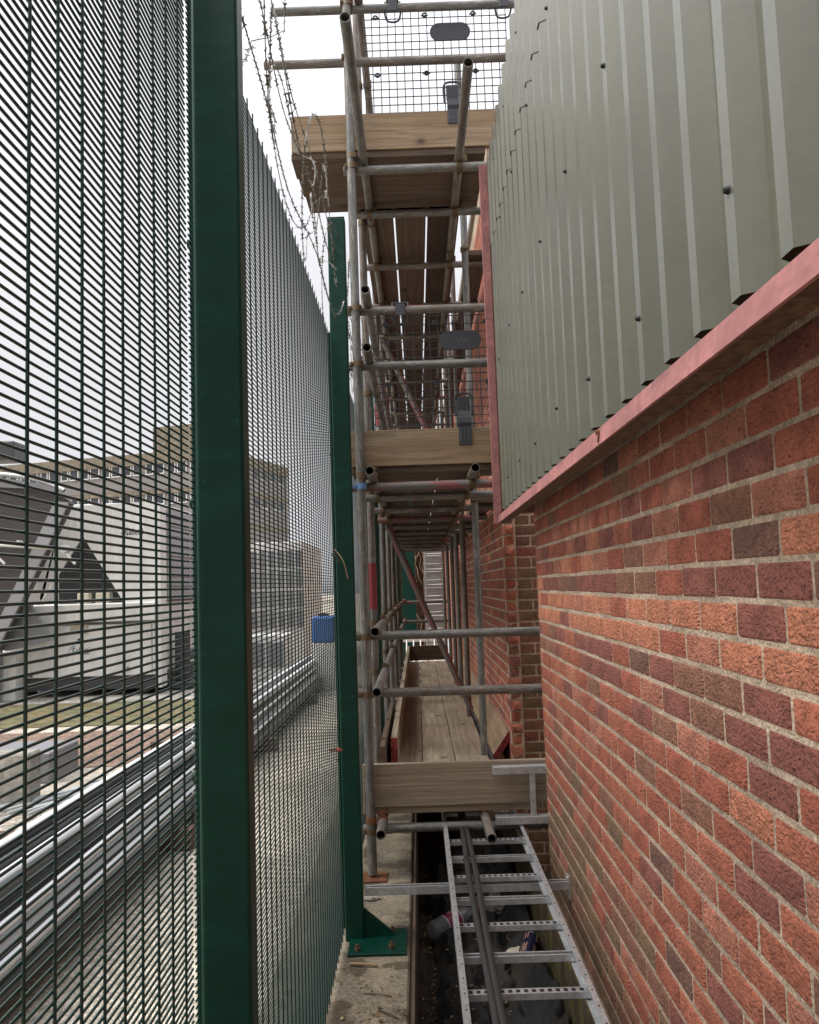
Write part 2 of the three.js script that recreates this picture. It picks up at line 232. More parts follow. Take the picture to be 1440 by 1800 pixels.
// ---------------------------------------------------------------- near building: brick wall, corrugated cladding, faded flashing
function brickGeo(L, H, s) {                                      // face towards -x, at x = 0; z from 0 to -L, y from 0 to H
  const h = (i) => hash(i, 11, s) - 0.5, c = 0.006, xs = [0, c, L - c, L], ys = [0, c, H - c, H], P = [], U = [], I = [];
  for (let j = 0; j < 4; j++) for (let i = 0; i < 4; i++) {
    const e = (i === 0 || i === 3 ? 1 : 0) + (j === 0 || j === 3 ? 1 : 0), k = j * 4 + i;
    P.push(e ? 0.0036 + 0.002 * h(k) + (e > 1 ? 0.0015 : 0) : 0.0014 * h(k) - 0.001, ys[j] + (e ? 0.002 * h(k + 20) : 0), -xs[i] + (e ? 0.003 * h(k + 40) : 0)); U.push(xs[i] + hash(s, 3) * 3, ys[j] + hash(s, 4) * 3);
  }
  for (let j = 0; j < 3; j++) for (let i = 0; i < 3; i++) { const a = j * 4 + i; I.push(a, a + 4, a + 1, a + 1, a + 4, a + 5); }
  const ring = [0, 1, 2, 3, 7, 11, 15, 14, 13, 12, 8, 4];
  const n0 = P.length / 3; for (const k of ring) { P.push(P[k * 3], P[k * 3 + 1], P[k * 3 + 2], 0.02, P[k * 3 + 1], P[k * 3 + 2]); U.push(U[k * 2], U[k * 2 + 1], U[k * 2] + 0.02, U[k * 2 + 1]); }
  for (let k = 0; k < 12; k++) { const a = n0 + k * 2, b = n0 + ((k + 1) % 12) * 2; I.push(a, b, a + 1, b, b + 1, a + 1); }
  const g = new THREE.BufferGeometry(); g.setAttribute('position', new THREE.Float32BufferAttribute(P, 3)); g.setAttribute('uv', new THREE.Float32BufferAttribute(U, 2)); g.setIndex(I); g.computeVertexNormals(); return g;
}
function pick(w) { let t = 0; for (const x of w) t += x; t *= rnd(); for (let i = 0; i < w.length; i++) { t -= w[i]; if (t < 0) return i; } return 0; }
//                 red red2 purp org sal brn dk mud
const NORMAL = [6.5, 5, 1.4, 0.12, 1.2, 1, 0.2, 0], courseMix = {
  0: [1, 0.5, 6, 1, 0.5, 1, 0.6, 0], 1: [3, 1, 1.2, 2, 4, 0.5, 0.5, 0], 2: [3, 1.5, 2, 0.8, 3, 1, 0.8, 0], 3: [4, 1, 2, 0.3, 3, 1, 0.5, 0], '-1': [0.6, 0.6, 0.8, 9, 1.5, 0.1, 0, 0], '-2': [1, 1.5, 0.8, 8, 2, 0.3, 0, 0], '-3': [2, 1, 6, 0, 0.4, 1.5, 0.6, 0], '-4': [2, 1, 4, 0.2, 0.5, 2, 0.6, 0], '-5': [4, 4, 1, 0.6, 0.5, 1.6, 0.3, 0],
};
{
  const b = thing('brick_building', 'red brick building with olive green corrugated cladding and faded pink flashing', 'building', null, V(WALL_X, 0, 0));
  const PIT = 0.2212, CH = 0.075, L = PIT - 0.0105, H = 0.0645;
  const wall = part('wall', [box(0.0026, 0.22, -0.7, 3.7, -CORNER + 0.001, 2.6)], mortarM, b);
  const vars = [0, 1, 2, 3, 4, 5, 6, 7].map((s) => brickGeo(L, H, s)), halfs = [0, 1].map((s) => brickGeo(L / 2 - 0.004, H, 20 + s));
  const all = [];
  for (let k = -28; k <= 8; k++) {
    const y = 1.449 + k * CH + 0.005, odd = ((k % 2) + 2) % 2;
    for (let n = -3; n < 15; n++) {
      let z0 = 1.344 - PIT + n * PIT - (odd ? PIT / 2 : 0) + 0.005, half = false;   // near edge of the brick
      if (odd && n === 14) half = true; else if (n === 14) { continue; }
      const Z0 = z0 + PIT; if (!half && Z0 + L > CORNER + 0.01) continue;
      const lowZ = Z0, tone = (() => {
        const mud = sstep(0.7, 0.0, y + 0.2 * (hash(k, n, 5) - 0.5)) * sstep(1.4, 3.2, Z0 + (hash(k, n, 6) - 0.5));
        if (hash(k, n, 8) < mud * 1.1) return hash(k, n, 9) < 0.75 ? 7 : 5;
        return pick(courseMix[k] || NORMAL);
      })();
      const c = pix(V(WALL_X, y + H / 2, -(Z0 + L / 2))), a1 = pix(V(WALL_X, y, -Z0)), a2 = pix(V(WALL_X, y + H, -(Z0 + L)));
      const seen = Z0 > 0.3 && c[0] > -40 && c[0] < 1480 && c[1] > -40 && c[1] < 1840;
      all.push({ k, n, y, Z0, half, tone, area: seen ? Math.abs(a1[0] - a2[0]) * Math.abs(a1[1] - a2[1]) : 0, j: hash(k, n, 2) });
    }
  }
  all.sort((p, q) => q.area - p.area);
  const rest = [];
  all.forEach((q, i) => {
    const g = q.half ? halfs[i % 2] : vars[Math.floor(q.j * 8)], dx = 0.0025 * (hash(q.k, q.n, 12) - 0.5);
    if (i < 300) { const m = part('brick', g, brickMats[q.tone], wall); m.position.set(dx, q.y, -q.Z0); m.rotation.set(0.008 * (hash(q.k, q.n, 13) - 0.5), 0, 0); }
    else { const h = flat(g.clone()); h.translate(dx, q.y, -q.Z0); const n = h.attributes.position.count, col = new Float32Array(n * 3), f = 0.9 + 0.2 * q.j; for (let v = 0; v < n; v++) for (let e = 0; e < 3; e++) col[v * 3 + e] = brickTones[q.tone][e] * f; h.setAttribute('color', new THREE.BufferAttribute(col, 3)); rest.push(h); }
  });
  tag(part('bricks', mergeGeometries(rest), brickVC, wall), null, null, null, 'stuff');
  part('end_wall', [box(0.221, 6, -0.7, 3.7, -CORNER + 0.03, -CORNER + 0.25)], mortarM, b);
  part('roof', [box(0.0, 6.2, 3.702, 3.78, -CORNER + 0.02, 2.6)], mgreyM, b);
  // cladding, ribs towards the passage
  const CX = -0.175, PITC = 0.16, prof = [];                      // crown plane at x = CX
  const sheet = (z0, n, y0, y1, off) => {
    const pts = []; for (let i = 0; i < n; i++) { const z = z0 + i * PITC; pts.push([z, 0.036], [z + 0.046, 0.036], [z + 0.072, 0], [z + 0.106, 0], [z + 0.132, 0.036]); } pts.push([z0 + n * PITC, 0.036]);
    const P = [], U = [], ou = hash(Math.round(z0 * 100), 3) * 2;
    for (let i = 0; i + 1 < pts.length; i++) {
      const [za, xa] = pts[i], [zb, xb] = pts[i + 1], q = [[xa, y0, za], [xb, y0, zb], [xb, y1, zb], [xa, y0, za], [xb, y1, zb], [xa, y1, za]];
      for (const [x, y, z] of q) { P.push(CX + off + x, y, -z); U.push(z + ou, y + ou); }
    }
    const g = new THREE.BufferGeometry(); g.setAttribute('position', new THREE.Float32BufferAttribute(P, 3)); g.setAttribute('uv', new THREE.Float32BufferAttribute(U, 2)); g.computeVertexNormals(); return g;
  };
  const cladTwo = cladM.clone(); cladTwo.side = THREE.DoubleSide;
  const END = 4.4, sheets = [[-1.36, 6], [-0.4, 6], [0.56, 6], [1.52, 6], [2.48, 6], [3.44, 6]];
  const cl = part('cladding', [box(CX + 0.042, -0.001, 2.02, 3.74, -END + 0.02, 2.4)], dgreyM, b);
  for (const [z, n] of sheets) { part('cladding_sheet', sheet(z, n, 1.876, 3.3, 0.0), cladTwo, cl); part('cladding_sheet', sheet(z, n, 3.28, 3.765, -0.0035), cladTwo, cl); }
  const scr = flat(new THREE.CylinderGeometry(0.004, 0.0065, 0.007, 8)); scr.rotateZ(Math.PI / 2);
  for (let i = 0; i < 30; i++) { const z = -1.36 + i * PITC + 6 * 0.16 + 0.089; if (z > 4.3 || z < 0.6) continue; [2.02, 2.64, 3.22, 3.6].forEach((y, r) => { if ((i + r * 2) % 3 === 0) { const m = part('screw', scr, blackM, cl); m.position.set(CX - 0.004, y + 0.04 * (hash(i, r, 4) - 0.5), -z); } }); }
  // drip flashing below the sheets and corner flashing at the far end, in lengths
  const lipShadeM = std({ color: lin(0.17, 0.12, 0.1), map: coupM.map, roughness: 0.8 });   // shade under the pink flashing, put into the lip as dark brown
  const lengths = [[-2.4, -0.35], [-0.348, 1.93], [1.932, END]];
  for (const [z0, z1] of lengths) {
    const sec = [[CX - 0.016, 1.85], [CX - 0.022, 1.809], [CX - 0.017, 1.808], [CX - 0.0165, 1.811], [CX - 0.0185, 1.812], [CX - 0.0135, 1.85]];
    const f = part('drip_flashing', (() => { const g = poly(sec, z1 - z0); g.translate(0, 0, -z1); return boxUV(g, 2, z0, 0.3); })(), pinkM, b);
    part('return_lip', [box(CX - 0.0165, CX + 0.026, 1.8085, 1.811, -z1, -z0)], lipShadeM, f);
    part('lip', [box(CX - 0.0135, CX + 0.03, 1.835, 1.839, -z1, -z0)], dgreyM, f);
  }
  const cf = part('corner_flashing', [box(CX - 0.04, CX + 0.052, 1.808, 2.9, -END - 0.006, -END - 0.002), box(CX - 0.04, CX - 0.036, 1.808, 2.9, -END - 0.002, -END + 0.03), box(CX - 0.036, CX - 0.002, 1.808, 2.9, -END + 0.026, -END + 0.03), box(CX - 0.041, CX + 0.05, 2.902, 3.75, -END - 0.008, -END - 0.002), box(CX - 0.0425, CX - 0.038, 2.9, 3.75, -END - 0.001, -END + 0.032), box(CX - 0.038, CX - 0.002, 2.9, 3.75, -END + 0.028, -END + 0.032)], pinkM, b);
  for (const y of [1.95, 2.2, 2.5, 2.8, 3.1, 3.4, 3.55]) { const m = part('rivet', scr, pinkM, cf); m.scale.setScalar(0.6); m.position.set(CX - 0.02, y, -END + 0.034); m.rotation.y = Math.PI / 2; }
  part('closer', [box(CX + 0.052, -0.001, 1.86, 3.76, -END - 0.004, -END + 0.02)], pinkM, b);
  part('fixing_nail', [rod(V(CX - 0.026, 1.838, -1.93), V(CX - 0.018, 1.84, -1.93), 0.006), rod(V(CX - 0.0205, 1.838, -1.925), V(CX - 0.0235, 1.815, -1.925), 0.0025)], rustM, b);
}

// ---------------------------------------------------------------- far brick building with toothed end and brown pier
{
  const b = thing('brick_building', 'long dark red brick wall with a broken toothed end behind the scaffold', 'building', null, V(FAR_X, 0, 0));
  const END = 5.85, PIT = 0.225, CH = 0.075, TOP = 4.72;
  const wall = part('wall', [box(0.0026, 0.08, -0.7, TOP, -24, -END - 0.02)], mortarM, b);
  const L = PIT - 0.01, H = 0.065, rest = [], vars = [0, 1, 2, 3].map((s) => flat(brickGeo(L, H, 50 + s)));
  for (let k = -10; k < 62; k++) for (let n = 0; n < 72; n++) {
    const y = 1.449 - 21 * CH + k * CH + 0.005, odd = ((k % 2) + 2) % 2, Z0 = END + n * PIT + (odd ? PIT / 2 : 0); if (y > TOP - 0.05) continue;
    const h = vars[Math.floor(hash(k, n, 1) * 4)].clone(); h.translate(0.002 * (hash(k, n, 3) - 0.5), y, -Z0);
    const t = brickTones[pick([6, 4, 2, 0.4, 0.5, 1, 0.3, 0])], f = 0.85 + 0.25 * hash(k, n, 4), nn = h.attributes.position.count, col = new Float32Array(nn * 3);
    for (let v = 0; v < nn; v++) for (let e = 0; e < 3; e++) col[v * 3 + e] = t[e] * f; h.setAttribute('color', new THREE.BufferAttribute(col, 3)); rest.push(h);
  }
  tag(part('bricks', mergeGeometries(rest), brickVC, wall), null, null, null, 'stuff');
  part('coping', [box(-0.03, 0.23, TOP + 0.002, TOP + 0.07, -24, -END + 0.03, 0.005)], concPale, b);
  // toothed end: snapped brick heads facing the passage mouth
  const tooth = part('toothed_end', [box(0.012, 0.082, -0.7, TOP, -END - 0.018, -END + 0.012)], mortarM, b);
  for (let k = -8; k < 48; k++) {
    const y = 1.449 - 21 * CH + k * CH + 0.006, out = k % 2 === 0, q = [];
    const w = 0.07, d = out ? 0.05 + 0.03 * hash(k, 5, 5) : 0.02, P = [];
    for (let i = 0; i < 14; i++) P.push(V(0.004 + w * hash(k, i, 41), y + H * hash(k, i, 42), -END + d * (0.4 + 0.6 * hash(k, i, 43))));
    for (const yy of [y + 0.004 * hash(k, 1, 44), y + H - 0.006 * hash(k, 2, 44)]) for (const x of [0.002, 0.004 + w]) P.push(V(x, yy, -END - 0.01), V(x + (x < 0.01 ? 0.006 : -0.01), yy, -END + d * (0.3 + 0.5 * hash(k, x > 0.05 ? 3 : 4, 45))));
    part('brick', boxUV(new ConvexGeometry(P), 0, hash(k, 7) * 3), brickMats[[0, 1, 2, 0, 5][Math.floor(hash(k, 9, 9) * 5)]], tooth);
  }
  // pier: brown bricks face on
  const pier = part('pier', [box(0.086, 0.7, -0.7, TOP, -END - 0.3, -END - 0.0895)], mortarM, b), pg = [0, 1, 2, 3].map((s) => { const g = brickGeo(0.2155, H, 80 + s); g.rotateY(Math.PI / 2); g.translate(0.2155, 0, 0); return g; }), ph = [0, 1].map((s) => { const g = brickGeo(0.102, H, 90 + s); g.rotateY(Math.PI / 2); g.translate(0.102, 0, 0); return g; });
  for (let k = -8; k < 47; k++) {
    const y = 1.449 - 21 * CH + k * CH + 0.005, odd = ((k % 2) + 2) % 2; let x = 0.09;
    for (let n = 0; n < 3; n++) { const half = odd && n === 0, m = part('brick', half ? ph[k & 1] : pg[Math.floor(hash(k, n, 61) * 4)], brickMats[[5, 7, 7, 5, 6, 7, 2][Math.floor(hash(k, n, 60) * 7)]], pier); m.position.set(x, y, -END - 0.087); x += half ? 0.1125 : 0.225; }
  }
}

// ---------------------------------------------------------------- mesh fence: posts, panels, razor coil
const MESH_X = -0.366, POSTS = [-0.98, 1.37, 3.72, 6.07, 8.42, 10.77, 13.12], MTOP = 2.655, SV = 0.0655, SH = 0.0111, WR = 0.00168;
{
  const labels = ['dark green steel fence post at the start of the mesh fence', 'broad dark green fence post standing between the first two mesh panels', 'dark green fence post on a bolted base plate at the scaffold front'];
  POSTS.forEach((Z, i) => {
    const p = thing('fence_post', labels[i] || 'dark green fence post hidden behind the scaffold uprights', 'fence post', i > 2 ? 'fence posts along the scaffold' : null, V(-0.32, 0, -Z));
    part('post', boxUV((() => { const g = new RoundedBoxGeometry(0.08, 3.19, 0.055, 2, 0.007); g.translate(0, 1.595, -0.0275); return g; })(), 1, i * 0.7), greenM, p);
    part('clamp_bar', [box(-0.052, -0.042, 0.05, 2.66, -0.05, -0.022, 0.002)], greenM, p);
    for (let y = 0.3; y < 2.6; y += 0.45) { const m = part('clamp_bolt', [rod(V(-0.058, y, -0.036), V(-0.052, y, -0.036), 0.008, 6)], greenM, p); }
    part('cap', [box(-0.0385, 0.0385, 3.1902, 3.194, -0.0535, -0.0015)], blackM, p);
    const pl = part('base_plate', [box(-0.02, 0.222, 0.001, 0.013, -0.1, 0.15, 0.002)], greenM, p);
    for (const [x, z] of [[0.02, 0.115], [0.16, 0.1], [0.16, -0.06]]) part('bolt', [rod(V(x, 0.013, z), V(x, 0.026, z), 0.014, 6), rod(V(x, 0.026, z), V(x, 0.038, z), 0.007, 8)], coupM, pl);
    const gs = poly([[0.0395, 0.0135], [0.17, 0.0135], [0.16, 0.03], [0.0395, 0.13]], 0.01); gs.translate(0, 0, -0.035); part('gusset', gs, greenM, p);
  });
  for (let i = 0; i + 1 < POSTS.length; i++) {
    const z0 = POSTS[i] + 0.008, z1 = POSTS[i + 1] - 0.008, lab = ['green anti climb mesh panel in front of the white cooling units', 'green anti climb mesh panel between the two nearest broad posts', 'green anti climb mesh panel beside the scaffold front'][i];
    const p = thing('mesh_fence', lab || 'green anti climb mesh panel far along behind the scaffold', 'fence', i > 2 ? 'mesh panels along the scaffold' : null, V(MESH_X, 0, 0));
    const hs = []; const seg = i < 2 ? 6 : 4;
    for (let y = 0.03; y < MTOP; y += SH) hs.push(rod(V(-0.0036, y, -z0), V(-0.0036, y, -z1), WR * (i ? 0.96 : 1.1), seg));
    tag(part('horizontal_wires', mergeGeometries(hs), wireM, p), null, null, null, 'stuff');
    const k0 = Math.ceil((z0 - 0.786) / SV), vs = [];
    for (let k = k0; 0.786 + k * SV < z1; k++) { const z = -(0.786 + k * SV), g = rod(V(0, 0.02, z), V(0, MTOP + 0.008, z), WR * 1.15, 7); if (i < 2) part('vertical_wire', g, wireM, p); else vs.push(g); }
    if (vs.length) tag(part('vertical_wires', mergeGeometries(vs), wireM, p), null, null, null, 'stuff');
  }
}
{
  const t = thing('razor_wire', 'grey razor wire coil strung along the top of the mesh fence', 'razor wire');
  const blade = (() => { const s = 0.016, P = [[-s, 0.008], [-s * 0.45, 0.0025], [s * 0.45, 0.0025], [s, 0.008], [s * 0.8, 0], [s, -0.008], [s * 0.45, -0.0025], [-s * 0.45, -0.0025], [-s, -0.008], [-s * 0.8, 0]]; const g = poly(P, 0.0008); g.translate(0, 0, -0.0004); return flat(g); })();
  const loops = (Z0, Z1, name) => {
    const pts = [], bl = [], N = Math.round((Z1 - Z0) / 0.3); const RAD = 0.21, CY = 2.88;
    for (let i = 0; i <= N * 40; i++) {
      const a = i / 40 * Math.PI * 2, z = Z0 + (Z1 - Z0) * i / (N * 40), l = Math.floor(i / 40), r = RAD * (0.9 + 0.2 * hash(l, 3, 8)), y = CY + r * Math.sin(a) * 1.02 + 0.03 * (hash(l, 4, 8) - 0.5);
      pts.push(V(-0.33 + 0.055 * Math.sin(a * 0.5 + l * 1.3), y, -(z + r * 0.9 * Math.cos(a))));
    }
    const c = new THREE.CatmullRomCurve3(pts), M = N * 40; part(name, new THREE.TubeGeometry(c, M, 0.0013, 4, false), razorM, t);
    const len = M * 0.031, nb = Math.round(len / 0.042), d = V(0, 0, 0), q = new THREE.Quaternion(), e = new THREE.Quaternion(), X = V(1, 0, 0);
    for (let k = 0; k < nb; k++) { const u = k / nb, p = c.getPoint(u), dd = c.getPoint(Math.min(1, u + 0.002)).sub(p).normalize(); q.setFromUnitVectors(X, dd); e.setFromAxisAngle(X, rr(0, 3.14)); const g = blade.clone(); g.applyQuaternion(q.multiply(e)); g.translate(p.x, p.y, p.z); bl.push(g); }
    tag(part('blades', mergeGeometries(bl), razorM, t), null, null, null, 'stuff');
  };
  loops(0.9, 9.5, 'coil');
  for (const [x, y, s] of [[-0.33, 3.03, 0.02], [-0.35, 2.98, 0.03], [-0.34, 2.72, 0.03]]) {
    const pts = []; for (let z = 0.6; z < 10; z += 0.47) pts.push(V(x + s * (hash(Math.round(z * 10), 3) - 0.5), y + s * (hash(Math.round(z * 10), 5) - 0.5), -z));
    const c = new THREE.CatmullRomCurve3(pts); part('line_wire', new THREE.TubeGeometry(c, 90, 0.0016, 4, false), razorM, t);
    const bl = []; for (let k = 0; k < 170; k++) { const g = blade.clone(); g.rotateX(rr(0, 3)); g.rotateY(Math.PI / 2); const p = c.getPoint(k / 170); g.translate(p.x, p.y, p.z); bl.push(g); }
    tag(part('blades', mergeGeometries(bl), razorM, t), null, null, null, 'stuff');
  }
}

// ---------------------------------------------------------------- scaffold
const OX = -0.285, LX = -0.225, IX = 0.41, ILX = 0.312, LIFT = [0.235, 2.04, 3.835], ENDZ = 13.3;
{
  const s = thing('scaffold', 'galvanised tube and clamp scaffold of three lifts in the passage', 'scaffold');
  const coupler = (p, dirA, dirB, off, mat = coupM) => {           // band round one tube, band round the other, bolts with nuts
    const a = dirA.clone().normalize(), bb = dirB.clone().normalize(), q = p.clone().add(off), gs = [];
    gs.push(rod(p.clone().addScaledVector(a, -0.016), p.clone().addScaledVector(a, 0.016), 0.0285, 14), rod(q.clone().addScaledVector(bb, -0.016), q.clone().addScaledVector(bb, 0.016), 0.0285, 14));
    const n = off.clone().normalize(), s1 = new THREE.Vector3().crossVectors(a, n).normalize(), s2 = new THREE.Vector3().crossVectors(bb, n).normalize();
    for (const [c, d, sd] of [[p, a, s1], [q, bb, s2]]) { const e = c.clone().addScaledVector(sd, 0.034), k = hash(Math.round(c.y * 100), Math.round(c.z * 100)) > 0.5 ? 1 : -1, e0 = e.clone().addScaledVector(n, -0.02 * k); gs.push(rod(e0, e.clone().addScaledVector(n, 0.028 * k), 0.0055, 6), rod(e.clone().addScaledVector(n, 0.008 * k), e.clone().addScaledVector(n, 0.02 * k), 0.0115, 6), orient(flat(new THREE.BoxGeometry(0.022, 0.02, 0.034)), e, e.clone().addScaledVector(d, 0.001))); }
    part('coupler', gs, mat, s);
  };
  const X = V(1, 0, 0), Y = V(0, 1, 0), Zd = V(0, 0, 1);
  // uprights
  const outer = [4.5, 5.35, 7.0, 8.4, 9.75, 11.45, ENDZ - 0.05], inner = [5.82, 7.5, 8.75, 9.95, 11.45, ENDZ - 0.05];
  outer.forEach((Z, i) => {
    const st = part('standard', pipe(V(OX, 0.02, -Z), V(OX + (i ? rr(-0.006, 0.006) : -0.012), 5.7, -Z)), i % 3 === 0 ? tubeA : i % 3 === 1 ? tubeB : tubeA, s);
    part('base_plate', [box(OX - 0.075, OX + 0.075, 0.002, 0.009, -Z - 0.075, -Z + 0.075, 0.001), rod(V(OX, 0.009, -Z), V(OX, 0.06, -Z), 0.017, 10)], rustM, st);
    if (i === 1) part('red_band', [rod(V(OX, 1.36, -Z), V(OX, 1.65, -Z), 0.0252, 18)], redPaint, st);
    if (i === 2) part('red_band', [rod(V(OX, 2.85, -Z), V(OX, 3.15, -Z), 0.0252, 18)], redPaint, st);
  });
  inner.forEach((Z, i) => part('standard', pipe(V(IX, FLOOR + 0.04, -Z), V(IX + rr(-0.006, 0.006), 5.3, -Z)), i % 2 ? tubeB : tubeA, s));
  // lifts
  LIFT.forEach((y, l) => {
    const ly = y + 0.046, end = [4.27, 4.22, 3.33][l], endi = [4.15, 4.24, 3.67][l];
    part('ledger', pipe(V(LX, ly, -end), V(LX, ly, -8.1)), l === 0 ? tubeB : tubeA, s); part('ledger', pipe(V(LX, ly, -8.11), V(LX, ly, -ENDZ)), tubeA, s);
    part('ledger', pipe(V(ILX, ly, -endi), V(ILX, ly, -8.7)), tubeB, s); part('ledger', pipe(V(ILX, ly, -8.71), V(ILX, ly, -ENDZ)), tubeB, s);
    const x0 = [-0.33, -0.345, -0.34][l], x1 = [0.75, 0.72, 0.72][l];
    part('transom', pipe(V(x0, y, -4.55), V(x1, y, -4.55)), l === 1 ? tubePink : tubeA, s);
    coupler(V(OX, y, -4.5), Y, X, V(0, 0, -0.05), l === 1 ? blueM : coupM); coupler(V(OX, ly + 0.012, -4.5), Y, Zd, V(0.06, 0, 0), l === 0 ? rustM : coupM); coupler(V(ILX, ly, -4.55), Zd, X, V(0, -0.046, 0));
    let n = 0; for (let Z = 5.12; Z < ENDZ; Z += 0.88) { const xr = l ? 0.585 : 0.5; part('transom', pipe(V(-0.33 + rr(-0.02, 0.02), y, -Z), V(xr, y, -Z)), n % 4 === 2 ? tubePink : n % 2 ? tubeB : tubeA, s); if (Z < 11) { coupler(V(LX, ly, -Z), Zd, X, V(0, -0.046, 0)); coupler(V(ILX, ly, -Z), Zd, X, V(0, -0.046, 0)); } n++; }
    outer.forEach((Z, i) => { if (i) coupler(V(OX, ly, -Z), Y, Zd, V(0.06, 0, 0)); }); inner.forEach((Z) => coupler(V(IX, ly - 0.01, -Z), Y, Zd, V(-0.098, 0, 0)));
    // guard rails
    [[0.937, 1.239], [2.711, 3.022], [4.477, 4.797]][l].forEach((gy, k) => {
      const gx0 = l === 2 ? [-0.775, -0.73][k] : -0.345;
      part('guard_rail', pipe(V(gx0, gy, -4.55), V(0.72, gy - 0.004, -4.55)), (l + k) % 2 ? tubeA : tubeB, s); coupler(V(OX, gy, -4.5), Y, X, V(0, 0, -0.05));
      if (l < 2 || k === 1) { const ry = gy + 0.035, rz = [4.28, 4.3, 4.42][l]; part('guard_rail', pipe(V(LX, ry, -rz), V(LX, ry, -8.4)), (l + k) % 2 ? tubeB : tubeA, s); part('guard_rail', pipe(V(LX, ry, -8.41), V(LX, ry, -ENDZ)), tubeB, s); outer.forEach((Z, i) => { if (i) coupler(V(OX, ry, -Z), Y, Zd, V(0.06, 0, 0)); }); part('sleeve_coupler', [rod(V(LX, ry, -8.32), V(LX, ry, -8.5), 0.029, 14)], coupM, s); }
      part('guard_rail', pipe(V(-0.33, gy, -ENDZ), V(0.5, gy, -ENDZ)), k ? tubePink : tubeA, s);
    });
  });
  // braces
  part('brace', pipe(V(-0.26, 2.06, -7.06), V(0.4, 0.47, -7.06)), tubePink, s); part('brace', pipe(V(-0.2, 1.95, -10.4), V(0.36, 0.5, -10.4)), tubeB, s);
  part('brace', pipe(V(-0.24, 3.62, -7.06), V(0.34, 2.3, -7.06)), tubePink, s); part('brace', pipe(V(-0.25, 3.1, -9.0), V(0.2, 2.3, -9.0)), tubeA, s);
}
// boards: each lifts away
const board = (label, group, mat, x0, x1, y0, y1, z0, z1, red) => {
  const t = solo('scaffold_board', [box(x0, x1, y0, y1, z0, z1, 0.0025)], mat, label, 'scaffold board', group);
  return t;
};
const endBand = (t, g) => part('painted_end', g, redPaint, t);
{
  const T = 0.038;
  LIFT.forEach((y, l) => {
    const b0 = y + 0.0715, nm = ['bottom', 'middle', 'top'][l], xs = l === 0 ? [[-0.232, -0.013], [-0.008, 0.207], [0.212, 0.43]] : l === 1 ? [[-0.255, -0.045], [-0.033, 0.13], [0.139, 0.35]] : [[-0.29, -0.081], [-0.069, 0.133], [0.145, 0.35]];
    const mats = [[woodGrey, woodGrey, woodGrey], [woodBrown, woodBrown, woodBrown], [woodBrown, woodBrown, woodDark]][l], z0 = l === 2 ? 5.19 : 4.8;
    xs.forEach(([a, b], i) => {
      const split = 8.6 + 0.9 * hash(l, i, 3);
      board(`${['fence side', 'middle', 'wall side'][i]} deck board of the ${nm} platform, length next to the front toe board`, `deck boards of the ${nm} platform`, mats[i], a, b, b0, b0 + T, -split, -z0);
      board(`${['fence side', 'middle', 'wall side'][i]} deck board of the ${nm} platform, length at its far end`, `deck boards of the ${nm} platform`, mats[(i + 1) % 3], a, b, b0 + 0.001, b0 + T + 0.001, -ENDZ + 0.3, -split - 0.006);
    });
    if (l) board(`narrow inside board of the ${nm} platform between the inner uprights and the brick wall`, null, woodBrown, 0.437, 0.578, y + 0.026, y + 0.026 + T, -11.8, -5.9);
    if (l < 2) board(`board laid crosswise under the front toe board of the ${nm} platform`, null, l ? woodBrown : woodGrey, [-0.33, -0.34][l], [0.6, 0.6][l], b0, b0 + T, -4.79, -4.555);
    else for (let k = 0; k < 3; k++) board(`${['first', 'second', 'third'][k]} crosswise board behind the top toe board, sticking out over the fence`, 'crosswise boards of the top platform', woodBrown, -0.632 + 0.01 * k, 0.46, b0, b0 + T, -4.77 - k * 0.228, -4.545 - k * 0.228);
    const tb = [[-0.325, 0.66], [-0.34, 0.6], [-0.628, 0.6]][l], h = [0.222, 0.2, 0.215][l];
    board(`broad toe board on edge across the front of the ${nm} scaffold platform`, null, l ? woodNew : woodGrey, tb[0], tb[1], b0 + T + 0.002, b0 + T + h, -4.573, -4.535);
  });
  const y = LIFT[0] + 0.0715 + T + 0.001;
  const a = board('toe board with red painted end along the fence side of the bottom platform', null, woodGrey, -0.2, -0.162, y, y + 0.22, -9.1, -5.3); endBand(a, [box(-0.2015, -0.1605, y - 0.0005, y + 0.2215, -5.31, -5.297)]);
  board('second toe board along the fence side of the bottom platform towards its far end', null, woodGrey, -0.2, -0.162, y, y + 0.22, -ENDZ + 0.06, -9.11);
  const sh = board('short outer toe board beside the red ended one on the bottom platform', null, woodBrown, -0.262, -0.228, y, y + 0.21, -7.0, -5.1); endBand(sh, [box(-0.2635, -0.2265, y - 0.0005, y + 0.06, -5.11, -5.097)]);
  board('dark toe board across the far end of the bottom platform', null, woodBrown, -0.16, 0.43, y, y + 0.22, -ENDZ + 0.1, -ENDZ + 0.062 + 0.076);
  const ln = solo('scaffold_board', [box(-0.019, 0.019, 0, 0.2, -6, 0, 0.0025)], woodNew, 'pale toe board with red end leaning against the inner uprights by the brick wall', 'scaffold board'); ln.position.set(0.5, y - 0.06, -6.02); ln.rotation.z = -0.62; endBand(ln, [box(-0.0205, 0.0205, -0.0015, 0.2015, -0.008, 0.003)]);
  const mb = board('brown plank on edge along the fence side of the middle platform', null, woodBrown, -0.2, -0.162, LIFT[1] + 0.111, LIFT[1] + 0.33, -ENDZ + 0.3, -5.2); endBand(mb, [box(-0.2015, -0.1605, LIFT[1] + 0.1105, LIFT[1] + 0.3315, -5.21, -5.197)]);
}
